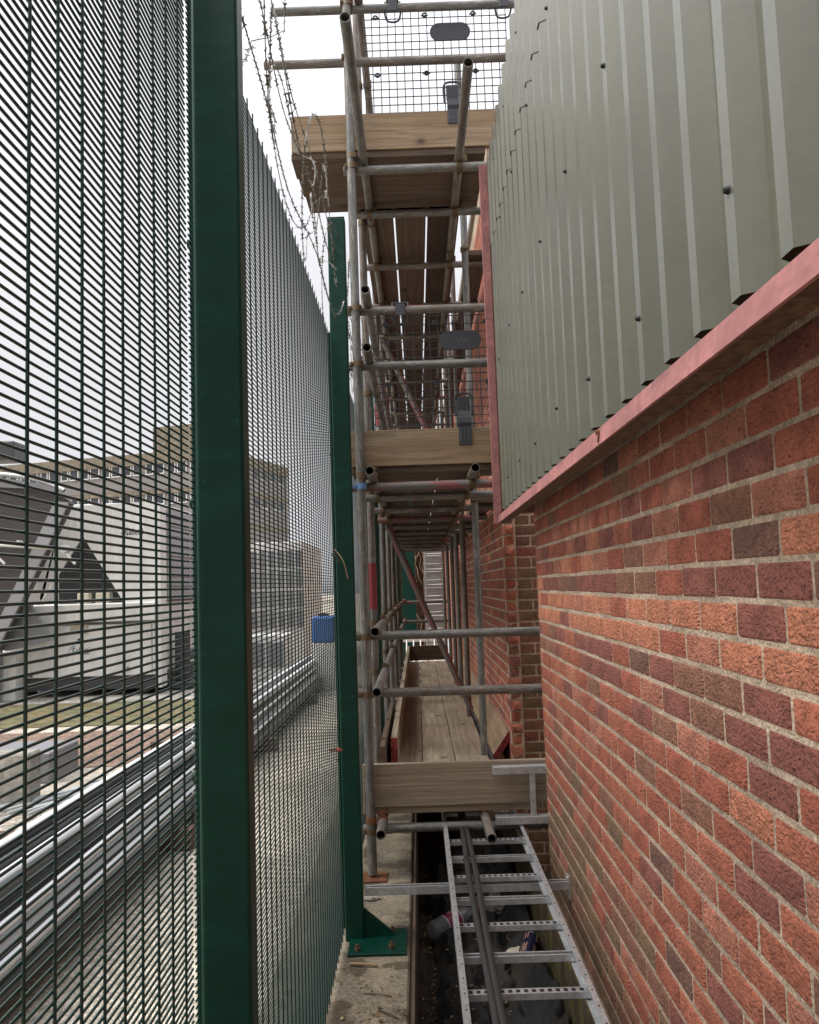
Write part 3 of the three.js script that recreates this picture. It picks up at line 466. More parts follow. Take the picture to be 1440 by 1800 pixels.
// brick guards hanging on the front guard rails
const guard = (label, px0, x1, y0, y1, Z, spec) => {
  const g = thing('brick_guard', label, 'mesh guard', null, V(0, 0, -Z)), W = 0.0028, S = 0.0455, wires = [], x0 = px0;
  for (let x = x0; x <= x1 + 0.001; x += S) { part('upright_wire', rod(V(x, y0, 0), V(x, y1, 0), W, 6), plasM, g); }
  for (let y = y1; y > y0; y -= S * 1.04) part('cross_wire', rod(V(x0, y, 0.004), V(x1, y, 0.004), W, 6), plasM, g);
  for (const [x, y] of spec.discs) { const r = flat(new THREE.TorusGeometry(0.0115, 0.005, 6, 14)); r.translate(x, y, 0.008); part('washer', [r, box(x - 0.021, x + 0.021, y - 0.003, y + 0.003, 0.001, 0.005)], plasM, g); }
  const [ox, oy] = spec.oval, sh = new THREE.Shape(); const hw = 0.062, hr = 0.051; sh.moveTo(ox - hw, oy - hr); sh.lineTo(ox + hw, oy - hr); sh.absarc(ox + hw, oy, hr, -Math.PI / 2, Math.PI / 2, false); sh.lineTo(ox - hw, oy + hr); sh.absarc(ox - hw, oy, hr, Math.PI / 2, Math.PI * 1.5, false);
  const pl = new THREE.ExtrudeGeometry(sh, { depth: 0.006, bevelEnabled: true, bevelSize: 0.003, bevelThickness: 0.002, bevelSegments: 2, curveSegments: 14 }); pl.translate(0, 0, 0.008); const nameplate = part('nameplate', pl, plasM, g);
  { const sq = [[-0.05, -0.022], [-0.02, 0.02], [-0.012, -0.015], [0.012, 0.022], [0.016, -0.02], [0.045, 0.015], [0.052, -0.012]].map(([a, c]) => V(ox + a * 0.8, oy + c * 0.8, 0.0165)); if (spec.mark) part('embossed_mark', cam_line(sq, 0.0012, 40, 5), mgreyM, nameplate); }
  for (const hx of spec.hooks) { const k = []; const y = spec.rail; k.push(cam_line([V(hx - 0.042, y + 0.05, 0.03), V(hx - 0.045, y - 0.03, 0.045), V(hx - 0.03, y - 0.066, 0.03), V(hx + 0.03, y - 0.066, 0.03), V(hx + 0.045, y - 0.03, 0.045), V(hx + 0.042, y + 0.05, 0.03)], 0.0055, 40, 8), box(hx - 0.026, hx + 0.026, y - 0.04, y + 0.026, 0.074, 0.084, 0.003), box(hx - 0.036, hx + 0.036, y + 0.028, y + 0.036, -0.01, 0.08, 0.002)); part('hook', k, plasM, g); }
  // toe-board clip: rounded frame with a bent tongue in front of the board
  const [cx, top, bot] = spec.clip, fr = []; const f = (x, y, z) => V(cx + x, y, z), tb = spec.front;
  fr.push(cam_line([f(-0.046, top - 0.12, 0.012), f(-0.048, top - 0.02, 0.012), f(-0.036, top, 0.012), f(0.036, top, 0.012), f(0.048, top - 0.02, 0.012), f(0.046, top - 0.12, 0.012)], 0.006, 30, 8));
  const sec = [[0.012, top - 0.012], [0.014, top - 0.09], [0.03, top - 0.115], [tb + 0.012, top - 0.14], [tb + 0.014, top - 0.17], [tb + 0.004, top - 0.19], [tb + 0.008, bot + 0.02], [tb + 0.006, bot]], back = sec.map(([z, y]) => [z - 0.005, y - 0.002]).reverse();
  const tg = poly([...sec, ...back], 0.07); tg.rotateY(-Math.PI / 2); tg.translate(cx + 0.035, 0, 0); const clip = part('clip', [...fr, tg], plasM, g);
  for (const dx of [-0.02, 0, 0.02]) { part('clip_rib', box(cx + dx - 0.003, cx + dx + 0.003, bot + 0.02, top - 0.2, tb + 0.003, tb + 0.012, 0.001), dgreyM, clip); part('clip_rib', box(cx + dx - 0.003, cx + dx + 0.003, top - 0.085, top - 0.03, 0.011, 0.018, 0.001), dgreyM, clip); };
};
{
  const Z = 4.6, P = (px, py) => { const v = at(px, py, Z); return [v.x, v.y]; };
  guard('wire mesh brick guard with blank grey plate above the top toe board', P(641, 100)[0], 0.62, 4.12, P(660, 22)[1], Z, { discs: [[660, 33], [746, 28], [831, 25], [664, 134], [750, 130], [836, 126]].map((q) => P(...q)), oval: P(791, 58), hooks: [P(690, 10)[0], P(882, 5)[0]], rail: 4.797, clip: [P(796, 190)[0], P(796, 148)[1], P(796, 228)[1]], front: 0.066 });
  guard('wire mesh brick guard with dark oval plate above the middle toe board', P(657, 650)[0], 0.62, 2.33, P(700, 558)[1], Z, { discs: [[677, 572], [765, 568], [853, 565], [682, 678], [768, 673], [858, 671]].map((q) => P(...q)), oval: P(809, 599), mark: true, hooks: [P(704, 550)[0]], rail: 3.022, clip: [P(816, 745)[0], P(816, 694)[1], P(816, 785)[1]], front: 0.066 });
}

// ---------------------------------------------------------------- cable ladder, its support, cables
{
  const TY = 0.188, x0 = 0.092, x1 = 0.5;
  const st = thing('support_channel', 'galvanised strut channel spanning from the fence post to the brick wall', 'strut channel', null, V(0, 0, -3.84));
  part('channel', [box(-0.2785, 0.612, TY - 0.036, TY - 0.034, -0.02, 0.02), box(-0.2785, 0.612, TY - 0.034, TY - 0.005, 0.0175, 0.02), box(-0.2785, 0.612, TY - 0.034, TY - 0.005, -0.02, -0.0175), box(-0.2785, 0.612, TY - 0.0048, TY - 0.0028, 0.009, 0.02), box(-0.2785, 0.612, TY - 0.0048, TY - 0.0028, -0.02, -0.009)], galv, st);
  part('wall_bracket', [box(0.612, 0.6225, TY - 0.075, TY + 0.02, -0.022, 0.022, 0.001), rod(V(0.606, TY + 0.008, 0), V(0.622, TY + 0.008, 0), 0.006, 6), rod(V(0.606, TY - 0.06, 0), V(0.622, TY - 0.06, 0), 0.006, 6)], galv, st);
  const t = thing('cable_ladder', 'long galvanised cable ladder running under the scaffold along the brick wall', 'cable ladder', null, V(0, TY, 0));
  for (const [x, sgn] of [[x0, 1], [x1, -1]]) {
    const r = part('side_rail', [box(x - 0.0015, x + 0.0015, 0.002, 0.058, -12, -1.2), box(Math.min(x, x + sgn * 0.018), Math.max(x, x + sgn * 0.018), 0.058, 0.0605, -12, -1.2), box(Math.min(x, x + sgn * 0.018), Math.max(x, x + sgn * 0.018), 0, 0.002, -12, -1.2)], galv, t);
    const ho = []; for (let z = 1.3; z < 6; z += 0.1) ho.push(box(x + sgn * 0.009 - 0.003, x + sgn * 0.009 + 0.003, 0.0606, 0.0612, -z - 0.007, -z)); tag(part('rail_holes', ho, blackM, r), null, null, null, 'stuff');
  }
  let k = 0; for (let Z = 2.78 - 0.2645 * 5; Z < 7; Z += 0.2645, k++) {
    const perf = k % 2 === 1, r = part('rung', perf ? [box(x0 + 0.002, x1 - 0.002, 0.026, 0.0275, -Z - 0.018, -Z + 0.018), box(x0 + 0.002, x1 - 0.002, 0.008, 0.026, -Z + 0.0165, -Z + 0.018), box(x0 + 0.002, x1 - 0.002, 0.008, 0.026, -Z - 0.018, -Z - 0.0165)] : [box(x0 + 0.002, x1 - 0.002, 0.006, 0.0075, -Z - 0.018, -Z + 0.018), box(x0 + 0.002, x1 - 0.002, 0.0075, 0.027, -Z + 0.0165, -Z + 0.018), box(x0 + 0.002, x1 - 0.002, 0.0075, 0.027, -Z - 0.018, -Z - 0.0165), box(x0 + 0.002, x1 - 0.002, 0.0272, 0.0285, -Z + 0.009, -Z + 0.018), box(x0 + 0.002, x1 - 0.002, 0.0272, 0.0285, -Z - 0.018, -Z - 0.009)], galv, t);
    if (perf) { const ho = []; for (let x = x0 + 0.03; x < x1 - 0.02; x += 0.025) ho.push(box(x - 0.0065, x + 0.0065, 0.0278, 0.0284, -Z - 0.009, -Z + 0.009)); tag(part('slots', ho, blackM, r), null, null, null, 'stuff'); }
  }
  const cab = (dx, label) => { const p = []; for (let z = 1.6; z < 9; z += 0.55) p.push(V(0.175 + dx + 0.004 * z * 0.5 + 0.004 * Math.sin(z * 3 + dx * 90), TY + 0.041 + (dx > 0.02 ? 0.001 : 0), -z)); solo('cable', cam_line(p, 0.0125, 90, 12), cableM, label, 'cable', 'cables on the ladder'); };
  cab(0, 'thick black cable on the ladder, the one on the ledge side of the pair'); cab(0.0262, 'thick black cable on the ladder, the one on the wall side of the pair');
  solo('cable_tie', [flat((() => { const g = new THREE.TorusGeometry(0.021, 0.002, 5, 20); g.scale(1.35, 0.75, 1); g.translate(0.1955, TY + 0.042, -4.02); return g; })())], blackM, 'black tie round the pair of cables on the ladder', 'cable tie');
}
// aluminium ladder on its side at the end of the bottom toe board
{
  const t = thing('ladder', 'short aluminium ladder laid on its side against the bottom toe board', 'ladder', null, V(0, 0, -4.49));
  const tp = at(900, 1352, 4.49).y, bt = at(900, 1440, 4.49).y, xa = at(866, 1352, 4.49).x;
  part('stile', [box(xa, 1.3, tp - 0.022, tp + 0.018, -0.03, 0.025, 0.002)], alu, t); part('stile', [box(xa + 0.005, 1.3, bt - 0.022, bt + 0.018, -0.03, 0.025, 0.002)], alu, t);
  for (const x of [at(937, 1400, 4.49).x, at(937, 1400, 4.49).x + 0.25, at(937, 1400, 4.49).x + 0.5]) part('rung', [box(x - 0.014, x + 0.014, bt + 0.019, tp - 0.023, -0.018, 0.012, 0.002)], alu, t);
}

// ---------------------------------------------------------------- trench litter
{
  const g = new THREE.PlaneGeometry(0.5, 3.6, 44, 200); g.rotateX(-Math.PI / 2); const p = g.attributes.position, uv = g.attributes.uv;
  for (let i = 0; i < p.count; i++) { const x = p.getX(i), z = p.getZ(i), n = Math.abs(fbm(x * 0.5 + 2, z * 0.25 + 2, 16, 16, 4, 71) - 0.5), m = fbm(x * 0.9 + 3, z * 0.5 + 1, 32, 32, 3, 75); p.setY(i, 0.1 - 0.3 * n + 0.05 * m + 0.12 * sstep(0.1, 0.24, x)); p.setX(i, x + 0.03 * (fbm(z * 0.2 + 5, 0.3, 16, 4, 3, 8) - 0.5) * 2); uv.setXY(i, x, z); }
  g.computeVertexNormals(); const m = solo('membrane_sheet', g, membM, 'crumpled black plastic membrane lying in the trench under the cable ladder', 'plastic sheet'); m.position.set(0.28, FLOOR + 0.01, -4.35);
}
solo('timber_edging', [box(0.548, 0.58, FLOOR - 0.03, -0.015, -9, 0.5, 0.006)], mossM, 'mossy yellowish timber edging along the foot of the brick wall', 'timber');
solo('edging_board', [box(LEDGE_X + 0.001, LEDGE_X + 0.022, FLOOR - 0.05, -0.02, -14, 2, 0.003)], woodBrown, 'thin brown board lining the side of the concrete ledge', 'board');
{
  const b = thing('plastic_bottle', 'large clear drinks bottle with pink label lying in the trench', 'bottle'), L = 0.33, pts = [[0, 0], [0.036, 0], [0.05, 0.012], [0.053, 0.03], [0.051, 0.06], [0.053, 0.075], [0.053, 0.2], [0.05, 0.225], [0.036, 0.265], [0.02, 0.295], [0.0145, 0.305], [0.0145, 0.325], [0, 0.325]].map(([x, y]) => new THREE.Vector2(x, y));
  part('bottle', new THREE.LatheGeometry(pts, 28), new THREE.MeshPhysicalMaterial({ color: lin(0.75, 0.75, 0.76), transmission: 0.75, roughness: 0.18, thickness: 0, ior: 1.45 }), b);
  part('label', flat(new THREE.CylinderGeometry(0.0538, 0.0538, 0.1, 28, 1, true).translate(0, 0.145, 0)), std({ map: tex(256, 128, (u, v) => { const w = (Math.sin(u * 40) + Math.sin(u * 95 + v * 3) > 0.9) && v > 0.35 && v < 0.65; return v < 0.08 || v > 0.92 ? [0.85, 0.82, 0.84] : w ? [0.9, 0.86, 0.88] : [0.62, 0.2, 0.36]; }), roughness: 0.4, side: THREE.DoubleSide }), b);
  part('cap', flat(new THREE.CylinderGeometry(0.0165, 0.0165, 0.016, 18).translate(0, 0.332, 0)), std({ color: lin(0.55, 0.1, 0.2), roughness: 0.5 }), b);
  const p = atY(757, 1640, FLOOR + 0.1); b.position.copy(p); b.quaternion.setFromUnitVectors(UPY, V(0.72, 0.12, -0.55).normalize());
}
{
  const cv = document.createElement('canvas'); cv.width = 512; cv.height = 256; const c = cv.getContext('2d'); c.fillStyle = '#20233f'; c.fillRect(0, 0, 512, 256); c.fillStyle = '#d9a78f'; c.font = 'bold 62px sans-serif'; c.textAlign = 'center';
  for (const x of [128, 384]) { c.fillText('EVERY', x, 110); c.fillText('WARM', x, 176); } c.fillStyle = '#c9c9d2'; c.fillRect(0, 0, 512, 16); c.fillRect(0, 228, 512, 28); c.fillStyle = '#8c93b8'; c.fillRect(0, 206, 512, 6);
  const lt = new THREE.CanvasTexture(cv); lt.colorSpace = THREE.SRGBColorSpace;
  const t = thing('drink_can', 'dark blue printed can lying by the cable ladder in the trench', 'can');
  part('body', new THREE.LatheGeometry([[0.03, 0], [0.036, 0.008], [0.036, 0.118], [0.029, 0.128]].map(([x, y]) => new THREE.Vector2(x, y)), 28), std({ map: lt, roughness: 0.35, metalness: 0.2 }), t);
  part('lid', flat(new THREE.CylinderGeometry(0.0295, 0.0295, 0.006, 24).translate(0, 0.127, 0)), alu, t); part('base', flat(new THREE.CylinderGeometry(0.0305, 0.0305, 0.006, 24).translate(0, 0.001, 0)), alu, t);
  const p = atY(926, 1683, FLOOR + 0.19); t.position.copy(p); t.quaternion.setFromUnitVectors(UPY, V(0.3, 0.35, -0.75).normalize());
}
const crumple = (r, s, sx = 1, sy = 0.7, sz = 1) => { const g = mergeVertices(new THREE.IcosahedronGeometry(r, 4).deleteAttribute('uv').deleteAttribute('normal')); const p = g.attributes.position; for (let i = 0; i < p.count; i++) { const v = V(p.getX(i), p.getY(i), p.getZ(i)).divideScalar(r), n = 0.72 + 0.5 * Math.abs(fbm(v.x * 0.25 + 1, v.y * 0.25 + v.z * 0.3 + 1, 16, 16, 3, s) - 0.4) * 2; p.setXYZ(i, v.x * r * n * sx, v.y * r * n * sy, v.z * r * n * sz); } const o = flat(g); o.computeVertexNormals(); return boxUV(o); };
solo('stone', crumple(0.09, 5), concPale, 'pale lump of broken concrete under the cable ladder', 'rubble').position.copy(atY(872, 1595, FLOOR + 0.13));
solo('stone', crumple(0.06, 9, 1.3), concPale, 'small pale lump of rubble behind the larger broken lump', 'rubble').position.copy(atY(880, 1572, FLOOR + 0.13));
solo('paper_scrap', crumple(0.05, 13, 1.3, 0.25), std({ color: lin(0.55, 0.5, 0.38), roughness: 0.9 }), 'crumpled tan paper scrap touching the blue can', 'litter').position.copy(atY(915, 1672, FLOOR + 0.17));
{
  const a = atY(905, 1745, FLOOR + 0.09), b = atY(930, 1705, FLOOR + 0.1); solo('stick', cam_line([a, a.clone().lerp(b, 0.5).add(V(0.01, 0.01, 0)), b], 0.012, 12, 6), std({ color: lin(0.14, 0.07, 0.04), roughness: 0.9 }), 'brown stick lying on the membrane below the can', 'stick');
  const leaves = (name, n, x0, x1, z0, z1, y, label) => { const t = thing(name, label, 'leaf litter'); t.userData.kind = 'stuff'; leafMs.forEach((m, q) => { const gs = []; for (let i = 0; i < n / 4; i++) { const s = rr(0.006, 0.017), P = new THREE.PlaneGeometry(s, s * rr(0.4, 0.9), 2, 1), p = P.attributes.position; for (let v = 0; v < p.count; v++) p.setZ(v, (v % 3 === 1 ? 0.25 : 0) * s); P.rotateX(-Math.PI / 2 + rr(-0.6, 0.6)); P.rotateY(rr(0, 6.28)); P.translate(rr(x0, x1), y + rr(0.002, 0.012), -rr(z0, z1)); gs.push(flat(P)); } const o = part('leaves', gs, m, t); o.userData.kind = 'stuff'; }); };
  leaves('leaf_litter', 1500, -0.055, 0.1, 2.6, 7, FLOOR + 0.03, 'dead brown leaves lying in the trench beside the ledge');
  leaves('leaf_litter', 120, -0.33, LEDGE_X - 0.005, 2.7, 3.45, 0.002, 'scattered dead leaf bits on the concrete ledge');
  leaves('leaf_litter', 700, 0.08, 0.5, 2.9, 6.2, FLOOR + 0.1, 'dead leaf bits lying on the membrane');
  [[[615, 1694], [664, 1697], 'pale dry stick lying on the ledge by the base plate', 0.006], [[640, 1746], [690, 1752], 'thin dark twig lying on the ledge', 0.0025], [[665, 1775], [700, 1790], 'bent thin twig near the ledge edge', 0.003]].forEach(([p, q, lab, r]) => { const A = atY(...p, r + 0.002), B = atY(...q, r + 0.002); solo('twig', cam_line([A, A.clone().lerp(B, 0.5).add(V(0, 0.004, 0.004)), B], r, 10, 6), leafMs[r > 0.005 ? 2 : 3], lab, 'twig'); });
  const sg = []; const p = atY(652, 1578, 0.01); solo('stone', crumple(0.03, 21, 1.5, 0.4), concPale, 'flat white stone chip on the ledge by the fence post', 'stone').position.copy(p);
  const A = at(588, 965, 3.68), B = at(612, 1018, 3.66), M = at(603, 985, 3.65); const tw = thing('twig', 'dry twig caught on the fence post at the scaffold front', 'twig'); part('stem', cam_line([A, M, B], 0.0025, 16, 5), leafMs[2], tw); for (const [u, v] of [[590, 975], [596, 985]]) part('dry_leaf', crumple(0.012, u, 0.4, 1.4, 1), leafMs[3], tw).position.copy(at(u, v, 3.67));
  solo('dead_leaf', crumple(0.02, 33, 1.6, 0.5, 0.6), std({ color: lin(0.35, 0.1, 0.06), roughness: 0.8 }), 'reddish dead leaf stuck in the mesh beside the fence post', 'leaf').position.copy(at(590, 1318, 3.66));
}

// ---------------------------------------------------------------- far end of the passage
{
  solo('end_post', boxUV(new RoundedBoxGeometry(0.3, 4.4, 0.12, 2, 0.01).translate(-0.2, 2.17, -16.5), 1), greenM, 'wide green steel post at the far end of the passage', 'post');
  const f = thing('plank_fence', 'weathered grey plank fence closing the far end of the passage', 'fence', null, V(0, 0, -19)), gp = std({ map: woodTex(191, [0.6, 0.6, 0.59], [0.34, 0.34, 0.34], [[0.4, 0.4, 0.05]]), bumpMap: woodBump, bumpScale: 0.003, roughness: 0.92 });
  for (let i = 0; i < 15; i++) part('plank', [box(-0.35, 0.95, 0.0 + i * 0.18, 0.172 + i * 0.18, -0.02 - 0.006 * (i % 2), 0.012 * (i % 3), 0.003)], gp, f);
  for (const x of [-0.3, 0.9]) part('post', [box(x - 0.05, x + 0.05, -0.03, 2.8, -0.13, -0.03)], gp, f);
  const t = thing('tree', 'ivy wrapped tree trunk at the far end of the passage', 'tree', null, V(-0.03, -0.03, -17.6)), tr = new THREE.CylinderGeometry(0.1, 0.16, 5, 12, 20), p = tr.attributes.position; for (let i = 0; i < p.count; i++) { const n = 1 + 0.3 * (hash(i, 3, 5) - 0.5); p.setX(i, p.getX(i) * n); p.setZ(i, p.getZ(i) * n); } tr.translate(0, 2.5, 0); tr.computeVertexNormals(); part('trunk', tr, woodDark, t);
  const iv = [], lv = []; for (let k = 0; k < 60; k++) { const a0 = rr(0, 6.28), y0 = rr(0, 4.2), q = []; for (let i = 0; i < 6; i++) { const a = a0 + i * rr(-0.3, 0.35); q.push(V(rr(0.12, 0.2) * Math.cos(a), y0 + i * 0.16, rr(0.12, 0.2) * Math.sin(a))); } iv.push(cam_line(q, 0.009, 14, 5)); }
  part('ivy_stems', iv, std({ color: lin(0.34, 0.27, 0.17), roughness: 0.95 }), t);
  for (let k = 0; k < 500; k++) { const a = rr(0, 6.28), r = rr(0.1, 0.45), g = new THREE.PlaneGeometry(0.06, 0.05, 1, 1); g.rotateX(rr(0, 3)); g.rotateY(rr(0, 6)); g.translate(r * Math.cos(a), rr(3.2, 5.6), r * Math.sin(a)); lv.push(g); }
  const cr = part('crown', lv, std({ color: lin(0.1, 0.11, 0.05), roughness: 0.8, side: THREE.DoubleSide }), t); cr.userData.kind = 'stuff';
  const l = thing('ladder', 'tall aluminium access ladder standing at the far end of the scaffold', 'ladder', null, V(0.29, 0, -14.2)); for (const x of [-0.16, 0.16]) part('stile', [box(x - 0.014, x + 0.014, -0.02, 3.6, -0.04, 0.03, 0.003)], alu, l); for (let i = 0; i < 13; i++) part('rung', [rod(V(-0.147, 0.2 + i * 0.26, -0.005), V(0.147, 0.2 + i * 0.26, -0.005), 0.016, 10)], alu, l); l.rotation.x = -0.02;
  const l2 = thing('ladder', 'white metal ladder lying flat beyond the end toe board', 'ladder', null, V(0.12, 0.3, -15.6)); for (const z of [-0.5, 0.5]) part('stile', [box(-0.6, 0.5, -0.03, 0.03, z - 0.012, z + 0.012, 0.002)], whiteM, l2); for (let i = 0; i < 8; i++) part('rung', [rod(V(-0.5 + i * 0.13, 0, -0.488), V(-0.5 + i * 0.13, 0, 0.488), 0.012, 8)], whiteM, l2); l2.rotation.x = 0.35;
  for (const x of [-0.5, 0.4]) part('leg', [box(x - 0.02, x + 0.02, -0.33, -0.03, -0.02, 0.02)], whiteM, l2);
}

// ---------------------------------------------------------------- yard beyond the mesh
{
  // stacked pipes along the fence
  const pm = [[0.6, 0.61, 0.62, 0.5], [0.36, 0.38, 0.38, 0.55], [0.025, 0.026, 0.028, 0.5], [0.08, 0.085, 0.085, 0.55], [0.3, 0.5, 0.4, 0.5], [0.72, 0.72, 0.72, 0.5]].map(([r, g, b, k]) => std({ color: lin(r, g, b), roughness: k }));
  const names = ['pale grey', 'mid grey', 'black', 'dark grey', 'pale green', 'white'];
  const P = []; for (let lay = 0; lay < 4; lay++) for (let x = -1.48 - 0.04 * lay; x > [-2.2, -2.14, -2.02, -1.86][lay];) { const r = rr(0.012, 0.042); x -= r; P.push([x, r, pick([4, 2, 5, 3, 0.5, 4]), lay]); x -= r + 0.006; }
  P.forEach(([x, r, m, lay], i) => { const y = 0.1 + lay * 0.082 + r + 0.012 * hash(i, 7, 2) * lay, s = 0.07 * (hash(i, 2, 2) - 0.5) * lay, a = V(x + s, y, -1.2 - 1.4 * hash(i, 3)), b = V(x - s, y, -13 - 4 * hash(i, 4)); solo('drain_pipe', pipe(a, b, r, 14, 0.003), pm[m], `${r > 0.034 ? 'broad' : 'thin'} ${names[m]} plastic pipe in the stack along the mesh fence`, 'pipe', `${r > 0.034 ? 'broad' : 'thin'} ${names[m]} pipes in the stack`); });
  for (const z of [2.4, 5.2, 8.2, 11.4]) solo('timber_bearer', [box(-2.6, -1.4, -0.028, 0.098, -z - 0.05, -z + 0.05, 0.004)], woodBrown, 'timber bearer under the stack of pipes', 'timber', 'bearers under the pipe stack');
  const cb = at(100, 1390, 6.2); solo('concrete_block', [box(cb.x - 3.4, cb.x - 0.2, -0.03, 0.38, -6.4, -6.2, 0.015)], concPale, 'long pale concrete block on the yard ground', 'concrete block');
  solo('paving_slab', [box(-4.0, -3.1, -0.03, 0.22, -7.7, -7.1, 0.01)], mgreyM, 'grey slab stack behind the concrete block', 'slab');
  const rb = []; for (let i = 0; i < 26; i++) rb.push(rod(V(-3.1 + 0.04 * i, 0.02, -6.0 + rr(-0.2, 0.2)), V(-2.2 + rr(-0.2, 0.1), 0.03 + rr(0, 0.05), -7 + rr(-0.4, 0.2)), 0.012, 6)); solo('conduit_bundle', rb, pm[1], 'loose bundle of thin grey conduit lying on the yard ground', 'conduit');
}
function galletti(w, h, size, swoosh) {
  const cv = document.createElement('canvas'); cv.width = 512; cv.height = 128; const c = cv.getContext('2d'); c.clearRect(0, 0, 512, 128); c.fillStyle = '#1d2b3c'; c.font = 'bold 92px sans-serif'; c.textAlign = 'center'; c.fillText('Galletti', 275, 100);
  c.strokeStyle = '#2b6fa8'; c.lineWidth = 8; c.beginPath(); c.arc(150, 150, 130, Math.PI * 1.05, Math.PI * 1.55); c.stroke();
  const t = new THREE.CanvasTexture(cv); t.colorSpace = THREE.SRGBColorSpace; return std({ map: t, roughness: 0.5, alphaTest: 0.4 });
}
{
  const Z = 12.9, A = (px, py) => at(px, py, Z), base = A(8, 1205), X0 = A(8, 1100).x, X1 = A(272, 1100).x, o = V(X0, -0.016, -Z), t = thing('chiller_unit', 'white chiller with black triangular opening and a maker name on its panels', 'chiller', null, o);
  const rx = (px) => A(px, 1050).x - X0, ry = (py, px = 140) => A(px, py).y + 0.016, W = X1 - X0, D = 3.6;
  part('skid', [box(0.05, W, 0.1, ry(1190), -D, -0.06)], dgreyM, t); for (const [x, z] of [[0.25, -0.3], [W - 0.25, -0.3], [0.25, -D + 0.3], [W - 0.25, -D + 0.3]]) part('foot', [box(x - 0.09, x + 0.09, 0, 0.1, z - 0.09, z + 0.09)], blackM, t);
  const y1 = ry(1190), y2 = ry(1092), y3 = ry(1062), yt = ry(890, 200), lower = part('lower_panel', [box(0, W, y1, y2 - 0.06, -D, 0, 0.01)], whiteM, t);
  part('hatch', [box(rx(125), rx(155), ry(1113), ry(1098), 0.001, 0.02, 0.004)], std({ color: lin(0.4, 0.36, 0.27), roughness: 0.6 }), lower); for (const [x, y] of [[140, 1125], [56, 1185], [225, 1178]]) part('knob', [rod(V(rx(x), ry(y), 0), V(rx(x), ry(y), 0.03), 0.025, 8)], blackM, lower);
  const lg = part('maker_name', new THREE.PlaneGeometry(rx(165) - rx(117), 0.2), galletti(), lower); lg.position.set((rx(117) + rx(165)) / 2, ry(1144), 0.004);
  part('seam', [box(rx(101), rx(103), y1, y2 - 0.07, 0.0005, 0.004), box(W - 0.05, W - 0.035, y1, y2 - 0.07, 0.0005, 0.004)], mgreyM, lower);
  part('drip_tray', [box(-0.02, W + 0.03, y2 - 0.02, y3, -D, 0.07, 0.012)], whiteM, t); part('tray_support', [box(0.1, W - 0.1, y2 - 0.06, y2 - 0.02, -D, -0.2)], whiteM, t);
  // upper side panels either side of the triangular opening, set back a little
  const pL = poly([[rx(70) - rx(8), y3], [rx(64), y3], [rx(143), ry(942)], [rx(143), yt + 0.02], [rx(118), yt], [rx(108), ry(900)], [rx(60), ry(1010)]].map(([x, y]) => [x, y]), 0.05); pL.translate(0, 0, -0.1); part('side_panel', pL, whiteM, t);
  const pR = poly([[rx(216), y3], [W, y3], [W, ry(880, 260)], [rx(185), ry(886, 185)], [rx(143.3), yt + 0.02], [rx(143.3), ry(942)]], 0.05); pR.translate(0, 0, -0.1); const rp = part('side_panel', pR, whiteM, t);
  const l2 = part('maker_name', new THREE.PlaneGeometry(rx(258) - rx(208), 0.18), lg.material, rp); l2.position.set((rx(208) + rx(258)) / 2, ry(934, 235), -0.045);
  part('coil', [box(rx(60), W - 0.1, y3, yt - 0.15, -D + 0.1, -0.9)], blackM, t);
  for (const [a, b] of [[122, 142], [155, 180]]) part('control_box', [box(rx(a), rx(b), y3, ry(1043), -0.45, -0.3, 0.01)], std({ color: lin(0.62, 0.58, 0.45), roughness: 0.6 }), t);
  part('top_cover', [box(rx(110), W, yt - 0.02, yt + 0.06, -D, -0.12, 0.01)], whiteM, t);
  const e = part('end_panel', [box(W + 0.002, W + 0.1, y1 - 0.2, ry(885, 270), -0.3, -0.02, 0.01)], whiteM, t);
  const D2 = W + 0.1, gm = std({ color: lin(0.3, 0.3, 0.32), roughness: 0.5 });
  const cf = part('coil_face', [box(W + 0.03, W + 0.09, y3 + 0.02, ry(905, 290), -D, -0.32)], gm, t); for (let i = 0; i < 9; i++) part('louvre', [box(W + 0.09, W + 0.11, y3 + 0.08 + i * 0.16, y3 + 0.2 + i * 0.16, -D + 0.05, -0.36, 0.004)], gm, cf);
  part('pump', [rod(V(W + 0.2, 0.12, -0.8), V(W + 0.2, 0.9, -0.8), 0.12, 14), rod(V(W + 0.2, 0.5, -0.8), V(W + 0.2, 0.5, -1.9), 0.09, 12), box(W + 0.05, W + 0.4, 0.02, 0.12, -2.2, -0.5, 0.01)], dgreyM, t);
}
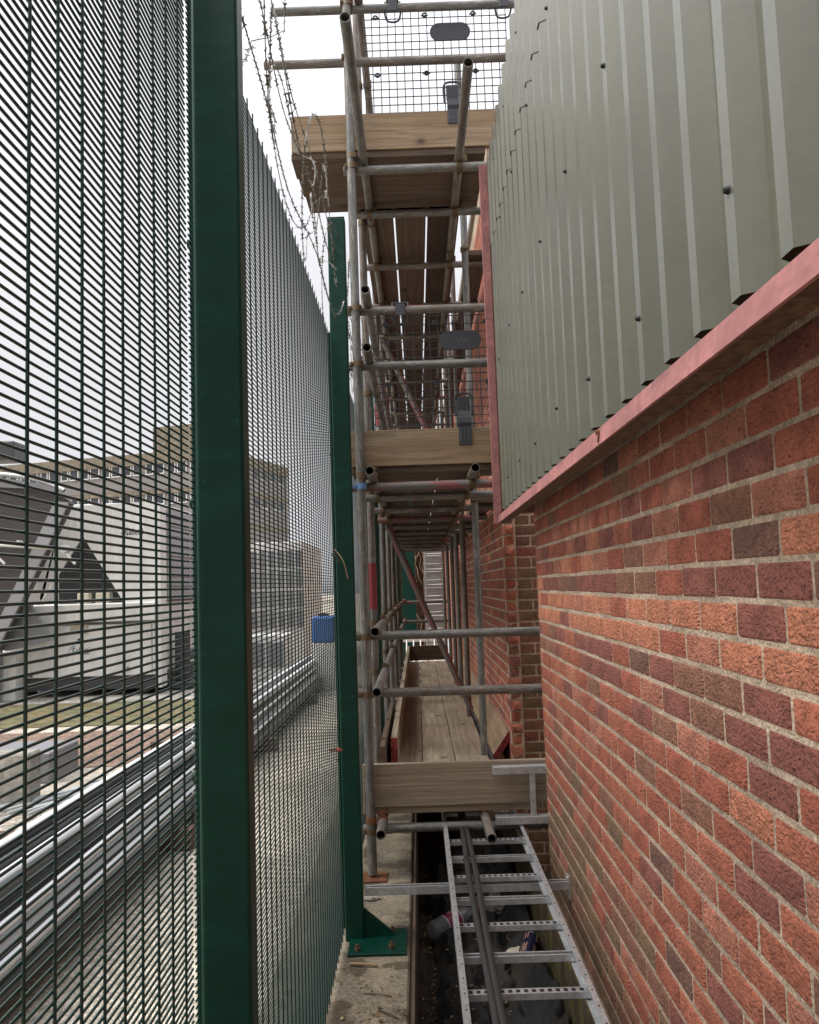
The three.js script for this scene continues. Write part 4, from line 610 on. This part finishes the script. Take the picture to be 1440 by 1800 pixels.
{
  // slanted dark coil unit in front of the chiller
  const Z = 12.3, A = (px, py) => at(px, py, Z), q = (px, py) => { const v = A(px, py); return [v.x, v.y]; }, t = thing('coil_unit', 'dark slanted coil housing with a bright curved top rim beside the white chiller', 'cooling unit', null, V(0, 0, -Z));
  const h = poly([q(-160, 850), q(-60, 852), q(60, 858), q(108, 872), q(124, 886), q(40, 1060), q(0, 1140), q(-160, 1140)], 0.1, 0.01); h.translate(0, 0, -0.1); part('housing', h, finM, t);
  part('top_rim', [cam_line([V(...q(-160, 826), -0.02), V(...q(-20, 832), -0.02), V(...q(40, 838), -0.02), V(...q(80, 848), -0.02), V(...q(112, 862), -0.02)], 0.035, 30, 8)], alu, t);
  const rim = poly([q(-160, 836), q(0, 840), q(70, 850), q(118, 868), q(126, 882), q(108, 872), q(60, 860), q(-60, 854), q(-160, 852)], 0.1); rim.translate(0, 0, -0.05); part('rim_plate', rim, mgreyM, t);
  const fr = poly([q(124, 884), q(100, 882), q(18, 1058), q(-22, 1140), q(0, 1140), q(40, 1060)], 0.06); fr.translate(0, 0, 0.02); part('edge_frame', fr, std({ color: lin(0.32, 0.32, 0.33), roughness: 0.4, metalness: 0.3 }), t);
  const sk = poly([q(-160, 1148), q(0, 1146), q(78, 1128), q(36, 1060), q(0, 1062), q(-160, 1070)], 0.08); sk.translate(0, 0, -0.35); part('skirt', sk, mgreyM, t);
  for (const px of [-130, -20]) { const v = A(px, 1140); part('leg', [box(v.x - 0.06, v.x + 0.06, -0.016, v.y, -0.3, -0.12)], mgreyM, t); }
  part('base_box', [box(A(-160, 1200).x, A(6, 1200).x, -0.016, A(0, 1150).y, -0.62, -0.36, 0.01)], whiteM, t);
  const r = (px, py) => V(A(px, py).x, A(px, py).y, 0.16);
  part('handrail', [rod(r(-160, 950), r(130, 966), 0.026, 10)], whiteM, t); for (const [a, b] of [[[115, 964], [140, 992]], [[0, 975], [18, 992]]]) part('strut', [rod(r(...a), r(...b), 0.02, 8)], whiteM, t); part('flange', [rod(r(122, 966).add(V(0, 0, -0.1)), r(122, 966).add(V(0, 0, 0.05)), 0.06, 12)], alu, t);
  for (const px of [-120, 40]) part('bracket', [rod(r(px, 953).add(V(0, 0, -0.2)), r(px, 953), 0.02, 8)], whiteM, t);
}
{
  // plant seen through the second panel
  const Z = 17, t = thing('air_unit', 'white framed plant unit with a grid of dark coil panels', 'cooling unit', null, V(0, 0, -Z)), a = at(438, 1066, Z), b = at(532, 960, Z); const y0 = 0, H = b.y;
  part('frame', [box(a.x - 0.6, b.x, -0.016, H + 0.1, -3.2, -0.06, 0.01)], whiteM, t); for (let j = 0; j < 4; j++) for (let i = 0; i < 6; i++) { const w = (b.x - a.x) / 6, h = (H - 0.75) / 4; part('coil_panel', [box(a.x + i * w + 0.025, a.x + (i + 1) * w - 0.025, 0.72 + j * h + 0.04, 0.72 + (j + 1) * h - 0.04, -0.058, -0.03, 0.005)], mgreyM, t); }
  const f = thing('air_unit', 'low grey and white plant boxes in front of the gridded unit', 'cooling unit', null, V(a.x, -0.016, -14.6)); part('casing', [box(0.1, 1.1, 0, 0.75, -0.8, 0, 0.02)], whiteM, f); for (let i = 0; i < 3; i++) part('grille', [box(0.16 + i * 0.32, 0.42 + i * 0.32, 0.2, 0.62, 0.001, 0.02, 0.004)], mgreyM, f);
  const p0 = at(550, 1130, 13), p1 = at(590, 1082, 13), bx = thing('water_tank', 'blue plastic tank standing beyond the second mesh panel', 'tank', null, V((p0.x + p1.x) / 2, 0, -13)), bm = std({ color: lin(0.03, 0.13, 0.42), roughness: 0.45 }), w = p1.x - p0.x;
  part('body', new RoundedBoxGeometry(w, p1.y - p0.y, w, 3, 0.05).translate(0, (p0.y + p1.y) / 2, 0), bm, bx); part('lid', flat(new THREE.CylinderGeometry(w * 0.22, w * 0.22, 0.04, 18).translate(0, p1.y + 0.02, 0)), blackM, bx); part('stand', [box(-w / 2, w / 2, -0.016, p0.y, -w / 2, w / 2, 0.01)], whiteM, bx);
  [['orange', 0.5, 0.18, 0.06, 455, 1148], ['light blue', 0.2, 0.42, 0.6, 470, 1166], ['red', 0.4, 0.08, 0.05, 472, 1156]].forEach(([n, r, g, c, px, py]) => { const p = atY(px, py, -0.01); solo('debris_bag', crumple(0.11, px, 1.2, 0.8), std({ color: lin(r, g, c), roughness: 0.6 }), `${n} bag of rubbish on the yard ground`, 'bag').position.set(p.x, 0.05, p.z); });
}
{
  // office block far behind the yard
  const c = new THREE.Vector2(-20.1, -85), fdir = new THREE.Vector2(-37, -10.6).normalize(), t = thing('office_block', 'long grey brick office block with two bands of windows', 'building', null, V(c.x, -0.03, c.y));
  t.rotation.y = Math.atan2(fdir.y, -fdir.x);                     // local -x runs along the front, local -z away from the yard
  const greyB = std({ color: lin(0.3, 0.285, 0.29), map: brickMap[0], roughness: 0.9 }), beige = std({ color: lin(0.62, 0.56, 0.47), map: concPale.map, roughness: 0.9 }), glass = std({ color: lin(0.05, 0.055, 0.065), roughness: 0.12, metalness: 0.1 }), wf = std({ color: lin(0.7, 0.7, 0.69), roughness: 0.5 });
  const LEN = 46, DEP = 17, TOPY = 16.3;
  part('wall', [box(-LEN, 0, 0, TOPY - 1.2, -DEP, -0.15)], greyB, t); part('parapet', [box(-LEN - 0.1, 0.1, TOPY - 1.2, TOPY, -DEP, 0.05)], beige, t); part('floor_band', [box(-LEN, 0.04, 11.95, 12.4, -DEP, 0.03)], beige, t); part('floor_band', [box(-LEN, 0.04, 8.3, 8.8, -DEP, 0.03)], beige, t);
  part('penthouse', [box(-7.6, -1.2, TOPY + 0.01, 19, -9, -0.2)], beige, t);
  for (const y of [14.1, 10.9]) for (let i = 0; i < 34; i++) {
    const wd = i % 2 ? 0.72 : 0.95, x = -1 - i * 1.32; const w = part('window', [box(x - wd, x, y, y + 0.95, -0.2, -0.1)], glass, t); part('frame', [box(x - wd - 0.07, x - wd, y - 0.08, y + 1, -0.16, -0.04), box(x, x + 0.07, y - 0.08, y + 1, -0.16, -0.04), box(x - wd, x, y - 0.08, y, -0.16, -0.04)], wf, w);
  }
  for (const y of [14.1, 10.9]) for (let i = 0; i < 7; i++) { const z = -1.4 - i * 2.2; const w = part('window', [box(-0.1, 0.02, y, y + 0.95, z - 1.2, z)], glass, t); part('frame', [box(-0.05, 0.05, y - 0.1, y, z - 1.25, z + 0.05)], wf, w); }
  const s = thing('shed', 'dark low roof cowl showing beyond the coil housing', 'roof cowl', null, V(at(-30, 800, 22).x, 0, -22)); const w = at(24, 800, 22).x - at(-30, 800, 22).x, yt = at(0, 775, 22).y; part('post', [box(w * 0.1, w * 0.3, -0.03, yt - 0.5, -0.4, -0.1)], dgreyM, s); part('cowl', [box(-0.5, w, yt - 0.5, yt, -0.8, 0, 0.04)], dgreyM, s);
}
renderer.render(scene, camera);
